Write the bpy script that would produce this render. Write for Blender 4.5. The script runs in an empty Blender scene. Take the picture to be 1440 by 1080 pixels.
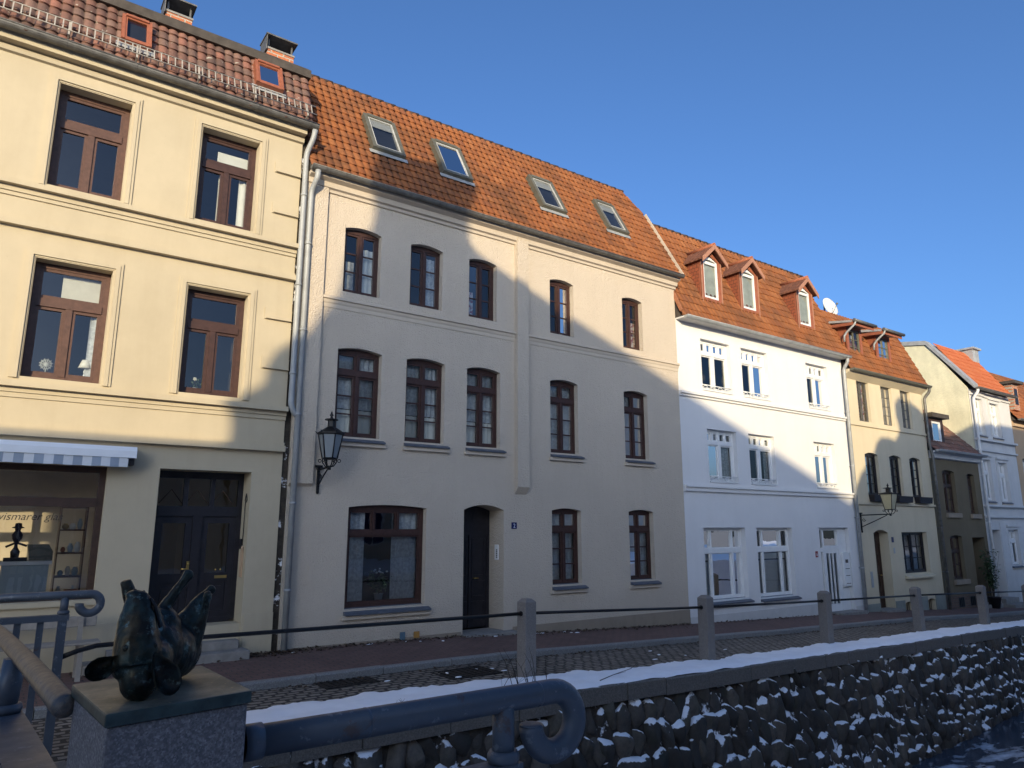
import bpy, bmesh, math, random
from mathutils import Vector, Matrix
R = math.radians
random.seed(7)
SC = bpy.context.scene
COL = SC.collection

# ------------------------------------------------------------------ materials
MATS = {}
def new_mat(name):
    m = bpy.data.materials.new(name); m.use_nodes = True
    nt = m.node_tree; nt.nodes.clear()
    out = nt.nodes.new('ShaderNodeOutputMaterial')
    MATS[name] = m
    return m, nt, out
def nd(nt, typ, **kw):
    n = nt.nodes.new(typ)
    for k, v in kw.items():
        if k.startswith('i_'):
            key = k[2:]
            key = int(key) if key.isdigit() else key
            n.inputs[key].default_value = v
        else: setattr(n, k, v)
    return n
def lk(nt, a, b): nt.links.new(a, b)
def rgba(c): return (c[0], c[1], c[2], 1)
def noise(nt, scale, detail=4, rough=.55, vec=None, dist=0):
    n = nd(nt, 'ShaderNodeTexNoise'); n.inputs['Scale'].default_value = scale
    n.inputs['Detail'].default_value = detail; n.inputs['Roughness'].default_value = rough
    n.inputs['Distortion'].default_value = dist
    if vec is not None: lk(nt, vec, n.inputs['Vector'])
    return n.outputs['Fac']
def ramp(nt, fac, stops, interp='LINEAR'):
    r = nd(nt, 'ShaderNodeValToRGB'); r.color_ramp.interpolation = interp
    el = r.color_ramp.elements
    while len(el) < len(stops): el.new(0.5)
    for e, (p, c) in zip(el, stops):
        e.position = p; e.color = rgba(c) if not isinstance(c, (int, float)) else (c, c, c, 1)
    lk(nt, fac, r.inputs['Fac'])
    return r.outputs['Color']
def mix(nt, fac, a, b, typ='MIX'):
    n = nd(nt, 'ShaderNodeMix', data_type='RGBA', blend_type=typ)
    for s, v in ((n.inputs[0], fac), (n.inputs[6], a), (n.inputs[7], b)):
        if hasattr(v, 'links'): lk(nt, v, s)
        elif isinstance(v, (int, float)): s.default_value = v
        else: s.default_value = rgba(v)
    return n.outputs[2]
def mth(nt, op, a, b=0.0):
    n = nd(nt, 'ShaderNodeMath', operation=op)
    for s, v in ((n.inputs[0], a), (n.inputs[1], b)):
        if hasattr(v, 'links'): lk(nt, v, s)
        else: s.default_value = v
    return n.outputs[0]
def coords(nt, kind='Object', scale=(1, 1, 1)):
    t = nd(nt, 'ShaderNodeTexCoord')
    if scale == (1, 1, 1): return t.outputs[kind]
    m = nd(nt, 'ShaderNodeMapping'); m.inputs['Scale'].default_value = scale
    lk(nt, t.outputs[kind], m.inputs['Vector'])
    return m.outputs['Vector']
def bump(nt, h, strength=.3, dist=.01):
    b = nd(nt, 'ShaderNodeBump'); b.inputs['Strength'].default_value = strength
    b.inputs['Distance'].default_value = dist; lk(nt, h, b.inputs['Height'])
    return b.outputs['Normal']
def princ(nt, out, col, rough=.7, metal=0., normal=None, spec=.4):
    p = nd(nt, 'ShaderNodeBsdfPrincipled')
    for s, v in (('Base Color', col), ('Roughness', rough)):
        if hasattr(v, 'links'): lk(nt, v, p.inputs[s])
        elif s == 'Base Color': p.inputs[s].default_value = rgba(v)
        else: p.inputs[s].default_value = v
    p.inputs['Metallic'].default_value = metal
    p.inputs['Specular IOR Level'].default_value = spec
    if normal is not None: lk(nt, normal, p.inputs['Normal'])
    lk(nt, p.outputs[0], out.inputs['Surface'])
    return p
def plain(name, col, rough=.6, metal=0., var=.12, scale=6, bmp=.1, bscale=60, spec=.4):
    m, nt, out = new_mat(name); v = coords(nt)
    n = noise(nt, scale, 5, .6, v)
    c = mix(nt, ramp(nt, n, [(.3, 0.), (.7, 1.)]), tuple(x*(1-var) for x in col), tuple(min(1, x*(1+var)) for x in col))
    nrm = bump(nt, noise(nt, bscale, 3, .6, v), bmp, .004) if bmp else None
    princ(nt, out, c, rough, metal, nrm, spec)
    return m
def plaster(name, col, grain=180., gb=.35, gd=.006, streak=.10, stain=(.25, .22, .18), patch=.06, grime=.55):
    """render on a house wall: mottled colour, rain streaks, grain of the stucco"""
    m, nt, out = new_mat(name); v = coords(nt)
    big = noise(nt, .9, 5, .62, v)
    c = mix(nt, ramp(nt, big, [(.3, 0.), (.72, 1.)]), tuple(x*(1-patch) for x in col), tuple(min(1, x*(1+patch)) for x in col))
    med = noise(nt, 7, 4, .6, v)
    c = mix(nt, mth(nt, 'MULTIPLY', ramp(nt, med, [(.45, 0.), (.8, 1.)]), patch*2.2), c, tuple(x*.8 for x in col))
    st = noise(nt, 1.0, 6, .7, coords(nt, 'Object', (2.6, 1.0, .30)))
    c = mix(nt, mth(nt, 'MULTIPLY', ramp(nt, st, [(.47, 0.), (.72, 1.)]), streak*1.25), c, stain)
    # splash dirt near the pavement
    sep = nd(nt, 'ShaderNodeSeparateXYZ'); lk(nt, v, sep.inputs[0])
    mr = nd(nt, 'ShaderNodeMapRange'); mr.inputs['From Min'].default_value = .75; mr.inputs['From Max'].default_value = -.9
    lk(nt, sep.outputs['Z'], mr.inputs['Value'])
    c = mix(nt, mth(nt, 'MULTIPLY', mth(nt, 'MULTIPLY', mr.outputs[0], noise(nt, 3., 5, .7, v)), grime), c, tuple(x*.45 for x in stain))
    sp = noise(nt, 38, 2, .5, v)
    c = mix(nt, mth(nt, 'MULTIPLY', ramp(nt, sp, [(.70, 0.), (.76, 1.)]), .18), c, tuple(x*.5 for x in col))
    h = mth(nt, 'ADD', noise(nt, grain, 2, .5, v), mth(nt, 'MULTIPLY', noise(nt, 9, 3, .5, v), .8))
    princ(nt, out, c, .9, 0, bump(nt, h, gb, gd), .2)
    return m

def rooftile(name, cols, moss=.3, dark=(.05, .035, .03), lich=0.):
    m, nt, out = new_mat(name)
    uv = nd(nt, 'ShaderNodeTexCoord').outputs['UV']
    fl = nd(nt, 'ShaderNodeVectorMath', operation='FLOOR'); lk(nt, uv, fl.inputs[0])
    wn = nd(nt, 'ShaderNodeTexWhiteNoise', noise_dimensions='2D'); lk(nt, fl.outputs[0], wn.inputs['Vector'])
    c = ramp(nt, wn.outputs['Value'], [(i/(len(cols)-1), k) for i, k in enumerate(cols)])
    v = coords(nt)
    su = nd(nt, 'ShaderNodeSeparateXYZ'); lk(nt, uv, su.inputs[0])
    fu = mth(nt, 'ABSOLUTE', mth(nt, 'SUBTRACT', mth(nt, 'FRACT', su.outputs[0]), .5))
    c = mix(nt, mth(nt, 'MULTIPLY', ramp(nt, fu, [(.38, 0.), (.49, 1.)]), .55), c, dark)
    big = noise(nt, 1.1, 6, .68, v)
    c = mix(nt, mth(nt, 'MULTIPLY', ramp(nt, big, [(.46, 0.), (.72, 1.)]), moss), c, dark)
    c = mix(nt, mth(nt, 'MULTIPLY', ramp(nt, noise(nt, 24, 4, .7, v), [(.55, 0.), (.75, 1.)]), .45*moss+.1), c, dark)
    if lich:
        c = mix(nt, mth(nt, 'MULTIPLY', ramp(nt, noise(nt, 9, 3, .6, v), [(.66, 0.), (.70, 1.)]), lich), c, (.42, .40, .33))
    princ(nt, out, c, .8, 0, bump(nt, noise(nt, 70, 4, .6, v), .35, .006), .25)
    return m

def glass(name, tint=(.80, .84, .86), boost=1.35, rough=.0):
    m, nt, out = new_mat(name)
    fr = nd(nt, 'ShaderNodeFresnel'); fr.inputs['IOR'].default_value = 1.52
    f = mth(nt, 'MINIMUM', mth(nt, 'ADD', mth(nt, 'MULTIPLY', fr.outputs[0], boost), .03), 1.)
    t = nd(nt, 'ShaderNodeBsdfTransparent'); t.inputs[0].default_value = rgba(tint)
    g = nd(nt, 'ShaderNodeBsdfGlossy'); g.inputs['Roughness'].default_value = rough
    v = coords(nt)
    lk(nt, bump(nt, noise(nt, 2.2, 2, .5, v), .05, .03), g.inputs['Normal'])
    ms = nd(nt, 'ShaderNodeMixShader')
    lk(nt, f, ms.inputs[0]); lk(nt, t.outputs[0], ms.inputs[1]); lk(nt, g.outputs[0], ms.inputs[2])
    lk(nt, ms.outputs[0], out.inputs['Surface'])
    return m

def bricks(name, c1, c2, mortar, bw, bh, msz=.012, swap=(0, 2), bmp=.6, dirt=.3, rough=.85, offs=.5, wob=1., wsc=6.):
    m, nt, out = new_mat(name); v = coords(nt)
    sep = nd(nt, 'ShaderNodeSeparateXYZ'); lk(nt, v, sep.inputs[0])
    cb = nd(nt, 'ShaderNodeCombineXYZ'); lk(nt, sep.outputs[swap[0]], cb.inputs[0]); lk(nt, sep.outputs[swap[1]], cb.inputs[1])
    nz = nd(nt, 'ShaderNodeTexNoise'); nz.inputs['Scale'].default_value = wsc; lk(nt, v, nz.inputs['Vector'])
    va = nd(nt, 'ShaderNodeVectorMath', operation='MULTIPLY_ADD')
    lk(nt, nz.outputs['Color'], va.inputs[0]); va.inputs[1].default_value = (bw*.18*wob, bh*.22*wob, 0); lk(nt, cb.outputs[0], va.inputs[2])
    b = nd(nt, 'ShaderNodeTexBrick'); lk(nt, va.outputs[0], b.inputs['Vector'])
    b.inputs['Color1'].default_value = rgba(c1); b.inputs['Color2'].default_value = rgba(c2); b.inputs['Mortar'].default_value = rgba(mortar)
    b.inputs['Scale'].default_value = 1.; b.inputs['Mortar Size'].default_value = msz
    b.inputs['Brick Width'].default_value = bw; b.inputs['Row Height'].default_value = bh; b.inputs['Mortar Smooth'].default_value = .3
    b.offset = offs
    n = noise(nt, 1.3, 6, .65, v)
    c = mix(nt, mth(nt, 'MULTIPLY', ramp(nt, n, [(.4, 0.), (.75, 1.)]), dirt), b.outputs['Color'], tuple(x*.35 for x in mortar))
    c = mix(nt, .25, c, ramp(nt, noise(nt, 30, 4, .6, v), [(.3, 0.02), (.7, .6)]), 'OVERLAY')
    h = mth(nt, 'ADD', mth(nt, 'MULTIPLY', b.outputs['Fac'], -1.), mth(nt, 'MULTIPLY', noise(nt, 45, 3, .6, v), .5))
    princ(nt, out, c, rough, 0, bump(nt, h, bmp, .02), .3)
    return m

# house walls (linear values)
plaster('yellow_plaster', (.455, .390, .278), 120, .18, .004, .09, (.26, .2, .12))
plaster('yellow_trim', (.455, .390, .278), 120, .10, .003, .12, (.22, .17, .1))
plaster('cream_stucco', (.52, .445, .355), 36, .85, .022, .08, (.3, .26, .21), .04)
plaster('cream_smooth', (.52, .445, .355), 150, .15, .003, .09, (.28, .24, .19), .04)
plaster('white_plaster', (.68, .67, .655), 120, .15, .004, .08, (.45, .43, .4), .03)
plaster('pale_yellow_plaster', (.60, .515, .365), 120, .2, .004, .12, (.3, .25, .15), .05)
plaster('olive_plaster', (.155, .125, .08), 90, .35, .006, .15, (.07, .06, .04), .1)
plaster('grey_white_plaster', (.58, .57, .55), 120, .2, .004, .15, (.33, .31, .28), .06)
plaster('lime_gable_plaster', (.70, .665, .48), 40, .6, .02, .3, (.3, .3, .2), .14)
plaster('peach_plaster', (.47, .33, .21), 120, .2, .004, .12, (.3, .2, .12), .05)
plaster('tan_plinth', (.30, .245, .185), 90, .4, .006, .2, (.15, .12, .09), .1)
plaster('grey_green_plinth', (.26, .28, .25), 90, .4, .006, .25, (.1, .1, .09), .1)
plaster('cream_shadow_house', (.60, .52, .41), 60, .3, .006, .2, (.2, .18, .15), .1)  # warm light cream on unseen houses, lightened so window reflections turn tan
rooftile('orange_tile', [(.245, .086, .030), (.275, .099, .034), (.215, .074, .028), (.29, .112, .042), (.19, .070, .032)], .75, (.062, .034, .020))
rooftile('orange_tile_new', [(.31, .105, .036), (.33, .115, .038), (.28, .092, .034), (.31, .110, .038)], .35, (.12, .052, .032))
rooftile('bright_tile', [(.46, .13, .05), (.42, .115, .045), (.49, .155, .06)], .15, (.25, .08, .04))
rooftile('brown_tile', [(.16, .085, .065), (.23, .11, .08), (.19, .12, .095), (.13, .075, .06), (.27, .12, .085)], .6, (.055, .042, .036), .75)
rooftile('dark_tile', [(.075, .05, .042), (.10, .062, .05), (.06, .045, .04)], .4, (.035, .03, .027))
bricks('chimney_brick', (.50, .17, .075), (.42, .14, .07), (.40, .36, .30), .25, .075, .014, (0, 2), .5, .12)
bricks('old_brick', (.13, .075, .055), (.17, .10, .07), (.12, .105, .085), .25, .075, .014, (0, 2), .5, .5)
bricks('paving_brick', (.165, .095, .080), (.20, .115, .095), (.085, .072, .065), .22, .11, .010, (0, 1), .5, .3, .75)
bricks('cobbles', (.25, .212, .172), (.35, .30, .245), (.045, .04, .034), .19, .115, .024, (0, 1), 1., .45, .7, .43, 4.2, 3.4)
plain('zinc', (.36, .37, .37), .5, .25, .18, 5, .08, 40)
plain('zinc_dark', (.15, .145, .135), .55, .5, .3, 8, .15, 40)
plain('galvanised_pipe', (.31, .32, .32), .55, .12, .12, 4, .05, 40)
plain('brown_wood', (.048, .022, .017), .5, 0, .28, 14, .15, 120)
plain('mid_brown_wood', (.088, .044, .031), .5, 0, .22, 14, .15, 120)
plain('black_wood', (.014, .013, .017), .42, 0, .3, 10, .1, 80)
plain('dark_brown_wood', (.045, .024, .016), .5, 0, .25, 10, .15, 80)
plain('white_paint', (.70, .70, .685), .4, 0, .05, 6, .04, 80)
plain('guard_grey', (.34, .31, .27), .6, 0, .2, 9, .1, 60)
plain('skylight_lining', (.03, .035, .05), .6, 0, .2, 3, 0)
plain('sash_grey', (.40, .40, .385), .6, 0, .08, 5, 0)
plain('slate', (.085, .095, .115), .5, 0, .2, 9, .2, 50)
plain('bitumen', (.060, .050, .042), .8, 0, .35, 5, .4, 30)
plain('shaded_ridge', (.055, .035, .026), .85, 0, .4, 9, .4, 40)  # mossy brown with the ridge's shade put into the colour
plain('dormer_trim_early', (.30, .12, .06), .8, 0, .2, 9, .2)
plain('terracotta_frame', (.27, .090, .048), .55, 0, .15, 9, .1, 60)
plain('grey_green_metal', (.125, .122, .095), .5, .2, .15, 9, .06, 60)
plain('black_iron', (.012, .012, .013), .45, .3, .3, 12, .1, 80)
plain('brass', (.55, .38, .13), .3, 1., .15, 20, .05, 80)
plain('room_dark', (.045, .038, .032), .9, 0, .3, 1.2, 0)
plain('shop_room', (.66, .56, .42), .9, 0, .2, 1.2, 0)
plain('snow', (.90, .905, .92), .75, 0, .05, 3, .5, 22, .2)
plain('sign_blue', (.012, .018, .09), .3, 0, .05, 5, 0)
plain('red_enamel', (.25, .02, .02), .3, 0, .05, 5, 0)
plain('lettering', (.06, .05, .045), .5, 0, .05, 5, 0)
plain('white_lettering', (.8, .8, .8), .5, 0, .02, 5, 0)
plain('awning_white', (.72, .74, .76), .45, 0, .04, 3, .03, 60)
plain('plastic_white', (.7, .7, .68), .4, 0, .03, 3, 0)
plain('linen', (.72, .68, .58), .8, 0, .05, 8, .2, 200)
plain('leaf_green', (.035, .065, .022), .55, 0, .35, 20, .1, 60)
plain('leaf_pale', (.10, .14, .07), .55, 0, .3, 20, .1, 60)
plain('petal_white', (.7, .7, .66), .6, 0, .1, 20, 0)
plain('dead_leaf', (.07, .045, .028), .8, 0, .5, 14, 0)
plain('twig', (.035, .026, .020), .8, 0, .3, 10, 0)
plain('stone_step', (.22, .205, .185), .8, 0, .2, 6, .4, 40)
plain('bench_wood', (.25, .225, .195), .7, 0, .18, 9, .25, 60)
plain('display_blue', (.36, .43, .47), .5, 0, .06, 4, 0)
plain('lantern_glass', (.22, .24, .245), .2, 0, .05, 8, 0)
plain('lantern_glass_warm', (.40, .36, .22), .25, 0, .05, 8, 0)
plain('planter_black', (.018, .015, .018), .6, 0, .2, 10, .1, 60)
plain('dish_white', (.62, .60, .56), .5, 0, .05, 6, 0)
plain('orange_marker', (.38, .20, .05), .5, 0, .05, 6, 0)
plain('teal_marker', (.09, .15, .19), .4, 0, .2, 30, 0)
plain('concrete', (.23, .22, .205), .85, 0, .2, 3, .4, 60)
plain('drain_iron', (.022, .018, .015), .7, .2, .3, 20, .6, 60)
glass('window_glass')
glass('shop_glass', (.86, .88, .88), 1.3)
glass('roof_glass', (.75, .78, .8), 1.15)

def _curtain():
    m, nt, out = new_mat('net_curtain'); v = coords(nt)
    d = nd(nt, 'ShaderNodeBsdfDiffuse'); d.inputs[0].default_value = (.62, .62, .60, 1)
    t = nd(nt, 'ShaderNodeBsdfTransparent')
    ms = nd(nt, 'ShaderNodeMixShader')
    n = noise(nt, 16, 4, .7, v)
    lk(nt, ramp(nt, n, [(.42, .62), (.60, .86)]), ms.inputs[0])
    lk(nt, t.outputs[0], ms.inputs[1]); lk(nt, d.outputs[0], ms.inputs[2]); lk(nt, ms.outputs[0], out.inputs['Surface'])
    m, nt, out = new_mat('red_curtain'); v = coords(nt)
    princ(nt, out, mix(nt, ramp(nt, noise(nt, 14, 4, .6, v), [(.45, 0.), (.6, 1.)]), (.45, .40, .36), (.22, .05, .06)), .9)
_curtain()
def _awning():
    m, nt, out = new_mat('awning_stripe'); v = coords(nt)
    sep = nd(nt, 'ShaderNodeSeparateXYZ'); lk(nt, v, sep.inputs[0])
    s = mth(nt, 'GREATER_THAN', mth(nt, 'FRACT', mth(nt, 'DIVIDE', sep.outputs['X'], .23)), .5)
    c = mix(nt, s, (.60, .62, .64), (.24, .29, .36))
    c = mix(nt, mth(nt, 'MULTIPLY', noise(nt, 20, 4, .6, v), .25), c, (.35, .37, .4))
    princ(nt, out, c, .8)
_awning()
def _granite(name, base, dk, lt, sc=90, rough=.75):
    m, nt, out = new_mat(name); v = coords(nt)
    vo = nd(nt, 'ShaderNodeTexVoronoi'); vo.inputs['Scale'].default_value = sc; lk(nt, v, vo.inputs['Vector'])
    c = ramp(nt, vo.outputs['Color'], [(.15, dk), (.45, base), (.85, lt)])
    c = mix(nt, ramp(nt, noise(nt, sc*.45, 4, .7, v), [(.40, 0.), (.62, .85)]), c, dk)
    c = mix(nt, mth(nt, 'MULTIPLY', noise(nt, 3, 5, .6, v), .5), c, tuple(x*.6 for x in base))
    princ(nt, out, c, rough, 0, bump(nt, noise(nt, sc*1.5, 3, .6, v), .4, .002), .4)
_granite('granite', (.225, .198, .185), (.11, .098, .096), (.36, .325, .31), 230)
_granite('post_granite', (.24, .215, .19), (.17, .15, .135), (.32, .29, .255), 150)
_granite('coping_granite', (.19, .170, .145), (.10, .09, .078), (.20, .18, .155), 90)
_granite('kerb_granite', (.26, .25, .235), (.17, .165, .155), (.34, .33, .31), 110)
def _blue():
    m, nt, out = new_mat('blue_paint'); v = coords(nt)
    c = mix(nt, ramp(nt, noise(nt, 5, 5, .6, v), [(.35, 0.), (.7, 1.)]), (.054, .066, .084), (.074, .088, .108))
    chip = ramp(nt, noise(nt, 13, 8, .72, v), [(.59, 0.), (.63, 1.)])
    c = mix(nt, mth(nt, 'MULTIPLY', chip, .75), c, (.16, .18, .20))
    scr = ramp(nt, noise(nt, 60, 3, .6, coords(nt, 'Object', (1, .2, 1))), [(.66, 0.), (.74, 1.)])
    c = mix(nt, mth(nt, 'MULTIPLY', scr, .35), c, (.20, .22, .24))
    rust = ramp(nt, noise(nt, 7, 6, .7, v, .6), [(.62, 0.), (.68, 1.)])
    c = mix(nt, mth(nt, 'MULTIPLY', rust, .7), c, (.075, .04, .026))
    princ(nt, out, c, ramp(nt, noise(nt, 9, 5, .6, v), [(.3, .32), (.7, .55)]), .0, bump(nt, mth(nt, 'ADD', mth(nt, 'MULTIPLY', chip, -.5), noise(nt, 40, 3, .6, v)), .25, .003), .5)
    m, nt, out = new_mat('tan_reflect_handrail'); v = coords(nt)
    c = mix(nt, ramp(nt, noise(nt, 28, 6, .7, v), [(.42, 0.), (.58, 1.)]), (.165, .135, .105), (.095, .082, .072))  # tan of the lit facade's reflection is put into this colour
    c = mix(nt, ramp(nt, noise(nt, 55, 5, .7, v), [(.56, 0.), (.64, 1.)]), c, (.06, .065, .08))
    princ(nt, out, c, .5, .3, bump(nt, noise(nt, 50, 4, .6, v), .3, .003), .5)
    m, nt, out = new_mat('bronze'); v = coords(nt)
    c = mix(nt, ramp(nt, noise(nt, 16, 5, .65, v), [(.42, 0.), (.60, 1.)]), (.020, .017, .013), (.030, .044, .038))
    c = mix(nt, ramp(nt, noise(nt, 9, 5, .6, v), [(.50, 0.), (.64, 1.)]), c, (.070, .052, .028))
    c = mix(nt, ramp(nt, noise(nt, 34, 5, .7, v), [(.57, 0.), (.68, .8)]), c, (.14, .19, .17))  # lit greenish-grey highlights put into the colour as patches
    princ(nt, out, c, ramp(nt, noise(nt, 22, 4, .6, v), [(.3, .24), (.7, .50)]), .75, bump(nt, noise(nt, 60, 5, .65, v), .5, .004), .5)
    m, nt, out = new_mat('bronze_plate'); v = coords(nt)
    c = mix(nt, ramp(nt, noise(nt, 9, 6, .65, v), [(.40, 0.), (.62, 1.)]), (.10, .11, .09), (.27, .245, .18))
    c = mix(nt, ramp(nt, noise(nt, 40, 5, .7, v), [(.62, 0.), (.68, 1.)]), c, (.45, .36, .16))
    g = nd(nt, 'ShaderNodeNewGeometry'); sep = nd(nt, 'ShaderNodeSeparateXYZ'); lk(nt, g.outputs['Normal'], sep.inputs[0])
    side = ramp(nt, noise(nt, 14, 5, .6, v), [(.35, (.030, .042, .038)), (.65, (.065, .095, .085))])
    c = mix(nt, ramp(nt, sep.outputs['Z'], [(.5, 0.), (.9, 1.)]), side, c)
    princ(nt, out, c, .5, .4, bump(nt, noise(nt, 45, 4, .6, v), .35, .003), .5)
_blue()
def _stones():
    m, nt, out = new_mat('boulders')
    at = nd(nt, 'ShaderNodeAttribute'); at.attribute_name = 'tone'
    v = coords(nt)
    c = ramp(nt, at.outputs['Fac'], [(0., (.040, .035, .030)), (.35, (.068, .059, .050)), (.7, (.095, .081, .067)), (1., (.135, .113, .09))])
    c = mix(nt, ramp(nt, noise(nt, 10, 6, .7, v), [(.40, 0.), (.75, .7)]), c, (.035, .030, .025))
    c = mix(nt, mth(nt, 'MULTIPLY', ramp(nt, noise(nt, 4, 5, .6, v), [(.5, 0.), (.7, 1.)]), .35), c, (.05, .055, .03))
    g = nd(nt, 'ShaderNodeNewGeometry'); sep = nd(nt, 'ShaderNodeSeparateXYZ'); lk(nt, g.outputs['Normal'], sep.inputs[0])
    n1 = noise(nt, 2.1, 5, .6, v); n2 = noise(nt, 17, 5, .65, v)
    s = mth(nt, 'ADD', sep.outputs['Z'], mth(nt, 'ADD', mth(nt, 'MULTIPLY', mth(nt, 'SUBTRACT', n1, .52), 1.25), mth(nt, 'MULTIPLY', mth(nt, 'SUBTRACT', n2, .5), .55)))
    sf = ramp(nt, s, [(.60, 0.), (.66, 1.)])
    c = mix(nt, sf, c, (.88, .89, .91))
    h = mth(nt, 'ADD', noise(nt, 28, 5, .65, v), mth(nt, 'MULTIPLY', sf, .8))
    princ(nt, out, c, .75, 0, bump(nt, h, .7, .015), .3)
    m, nt, out = new_mat('wall_mortar'); v = coords(nt)
    c = ramp(nt, noise(nt, 6, 6, .7, v), [(.3, (.030, .026, .022)), (.7, (.085, .072, .058))])
    c = mix(nt, ramp(nt, mth(nt, 'ADD', mth(nt, 'MULTIPLY', noise(nt, 2.1, 5, .6, v), .7), mth(nt, 'MULTIPLY', noise(nt, 13, 5, .65, v), .3)), [(.56, 0.), (.60, 1.)]), c, (.88, .89, .91))
    princ(nt, out, c, .95, 0, bump(nt, noise(nt, 25, 5, .7, v), .9, .03), .15)
    m, nt, out = new_mat('canal_ice'); v = coords(nt)
    s = ramp(nt, noise(nt, .9, 7, .66, coords(nt, 'Object', (.6, 1.3, 1)), .5), [(.50, 0.), (.57, 1.)])
    c = mix(nt, s, (.03, .042, .06), (.62, .65, .70))
    c = mix(nt, mth(nt, 'MULTIPLY', ramp(nt, noise(nt, 5, 6, .7, v), [(.35, 0.), (.7, 1.)]), .6), c, (.09, .115, .15))
    princ(nt, out, c, mix(nt, s, (.12,)*3, (.8,)*3), 0, bump(nt, mth(nt, 'ADD', mth(nt, 'MULTIPLY', s, .6), mth(nt, 'MULTIPLY', noise(nt, 12, 4, .6, v), .2)), .4, .03), .5)
_stones()
M = MATS

# ------------------------------------------------------------------ mesh builder
class MB:
    def __init__(s): s.v = []; s.f = []; s.sm = []; s.uv = None
    def add(s, vs, fs, smooth=False):
        o = len(s.v); s.v += [tuple(p) for p in vs]
        s.f += [tuple(i+o for i in f) for f in fs]; s.sm += [smooth]*len(fs)
        return s
    def quad(s, a, b, c, d): return s.add([a, b, c, d], [(0, 1, 2, 3)])
    def box(s, x0, x1, y0, y1, z0, z1):
        vs = [(x, y, z) for x in (x0, x1) for y in (y0, y1) for z in (z0, z1)]
        return s.add(vs, [(0, 1, 3, 2), (4, 6, 7, 5), (0, 4, 5, 1), (2, 3, 7, 6), (0, 2, 6, 4), (1, 5, 7, 3)])
    def obox(s, c, ax, ay, az):
        c = Vector(c); ax = Vector(ax); ay = Vector(ay); az = Vector(az)
        vs = [c+i*ax+j*ay+k*az for i in (-1, 1) for j in (-1, 1) for k in (-1, 1)]
        return s.add(vs, [(0, 1, 3, 2), (4, 6, 7, 5), (0, 4, 5, 1), (2, 3, 7, 6), (0, 2, 6, 4), (1, 5, 7, 3)])
    def prism(s, poly, axis, a, b):
        """poly: 2-d outline; axis x -> (y,z), y -> (x,z), z -> (x,y); extruded a..b"""
        def P(p, t): return {'x': (t, p[0], p[1]), 'y': (p[0], t, p[1]), 'z': (p[0], p[1], t)}[axis]
        n = len(poly)
        vs = [P(p, a) for p in poly]+[P(p, b) for p in poly]
        fs = [tuple(range(n)), tuple(range(2*n-1, n-1, -1))]+[(i, (i+1) % n, n+(i+1) % n, n+i) for i in range(n)]
        return s.add(vs, fs)
    def tube(s, pts, r, n=12, cap=True, smooth=True):
        pts = [Vector(p) for p in pts]; k = len(pts)
        rs = r if isinstance(r, (list, tuple)) else [r]*k
        vs = []; up = None
        for i, p in enumerate(pts):
            t = (pts[min(i+1, k-1)]-pts[max(i-1, 0)]).normalized()
            if up is None:
                up = Vector((0, 0, 1)) if abs(t.z) < .9 else Vector((1, 0, 0))
            a = t.cross(up).normalized(); up = a.cross(t).normalized(); 
            for j in range(n):
                w = 2*math.pi*j/n
                vs.append(p+(a*math.cos(w)+up*math.sin(w))*rs[i])
        fs = [(i*n+j, i*n+(j+1) % n, (i+1)*n+(j+1) % n, (i+1)*n+j) for i in range(k-1) for j in range(n)]
        s.add(vs, fs, smooth)
        if cap:
            o = len(s.v)-len(vs)
            s.f += [tuple(o+j for j in range(n)), tuple(o+(k-1)*n+j for j in range(n))]; s.sm += [False, False]
        return s
    def lathe(s, c, prof, n=16, smooth=True):
        vs = [(c[0]+r*math.cos(2*math.pi*j/n), c[1]+r*math.sin(2*math.pi*j/n), c[2]+z) for r, z in prof for j in range(n)]
        k = len(prof)
        fs = [(i*n+j, i*n+(j+1) % n, (i+1)*n+(j+1) % n, (i+1)*n+j) for i in range(k-1) for j in range(n)]
        s.add(vs, fs, smooth)
        o = len(s.v)-len(vs)
        s.f += [tuple(o+j for j in range(n)), tuple(o+(k-1)*n+j for j in range(n))]; s.sm += [False, False]
        return s
    def blob(s, c, rx, ry, rz, rot=None, n=12, m=8):
        rot = rot or Matrix.Identity(3)
        vs = []
        for i in range(m+1):
            th = math.pi*i/m
            for j in range(n):
                w = 2*math.pi*j/n
                vs.append(Vector(c)+rot @ Vector((rx*math.sin(th)*math.cos(w), ry*math.sin(th)*math.sin(w), rz*math.cos(th))))
        fs = [(i*n+j, i*n+(j+1) % n, (i+1)*n+(j+1) % n, (i+1)*n+j) for i in range(m) for j in range(n)]
        return s.add(vs, fs, True)
    def build(s, name, mat, parent=None, bevel=0):
        me = bpy.data.meshes.new(name); me.from_pydata([tuple(v) for v in s.v], [], s.f)
        if s.uv is not None:
            l = me.uv_layers.new(name='UVMap')
            for p in me.polygons:
                for li, u in zip(p.loop_indices, s.uv[p.index]): l.data[li].uv = u
        for p, f in zip(me.polygons, s.sm): p.use_smooth = f
        if s.uv is None:
            bm = bmesh.new(); bm.from_mesh(me)
            bmesh.ops.remove_doubles(bm, verts=bm.verts, dist=1e-6) if bevel else None
            bmesh.ops.recalc_face_normals(bm, faces=bm.faces)
            if bevel:
                bmesh.ops.bevel(bm, geom=[e for e in bm.edges if e.calc_face_angle(0) > .5], offset=bevel, segments=2, affect='EDGES', profile=.6)
            bm.to_mesh(me); bm.free()
        me.materials.append(M[mat] if isinstance(mat, str) else mat)
        me.update()
        o = bpy.data.objects.new(name, me); COL.objects.link(o)
        if parent is not None:
            o.parent = parent
            if parent.type == 'EMPTY' and not parent.get('local'):
                o.location = -parent.location
        return o
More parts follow.
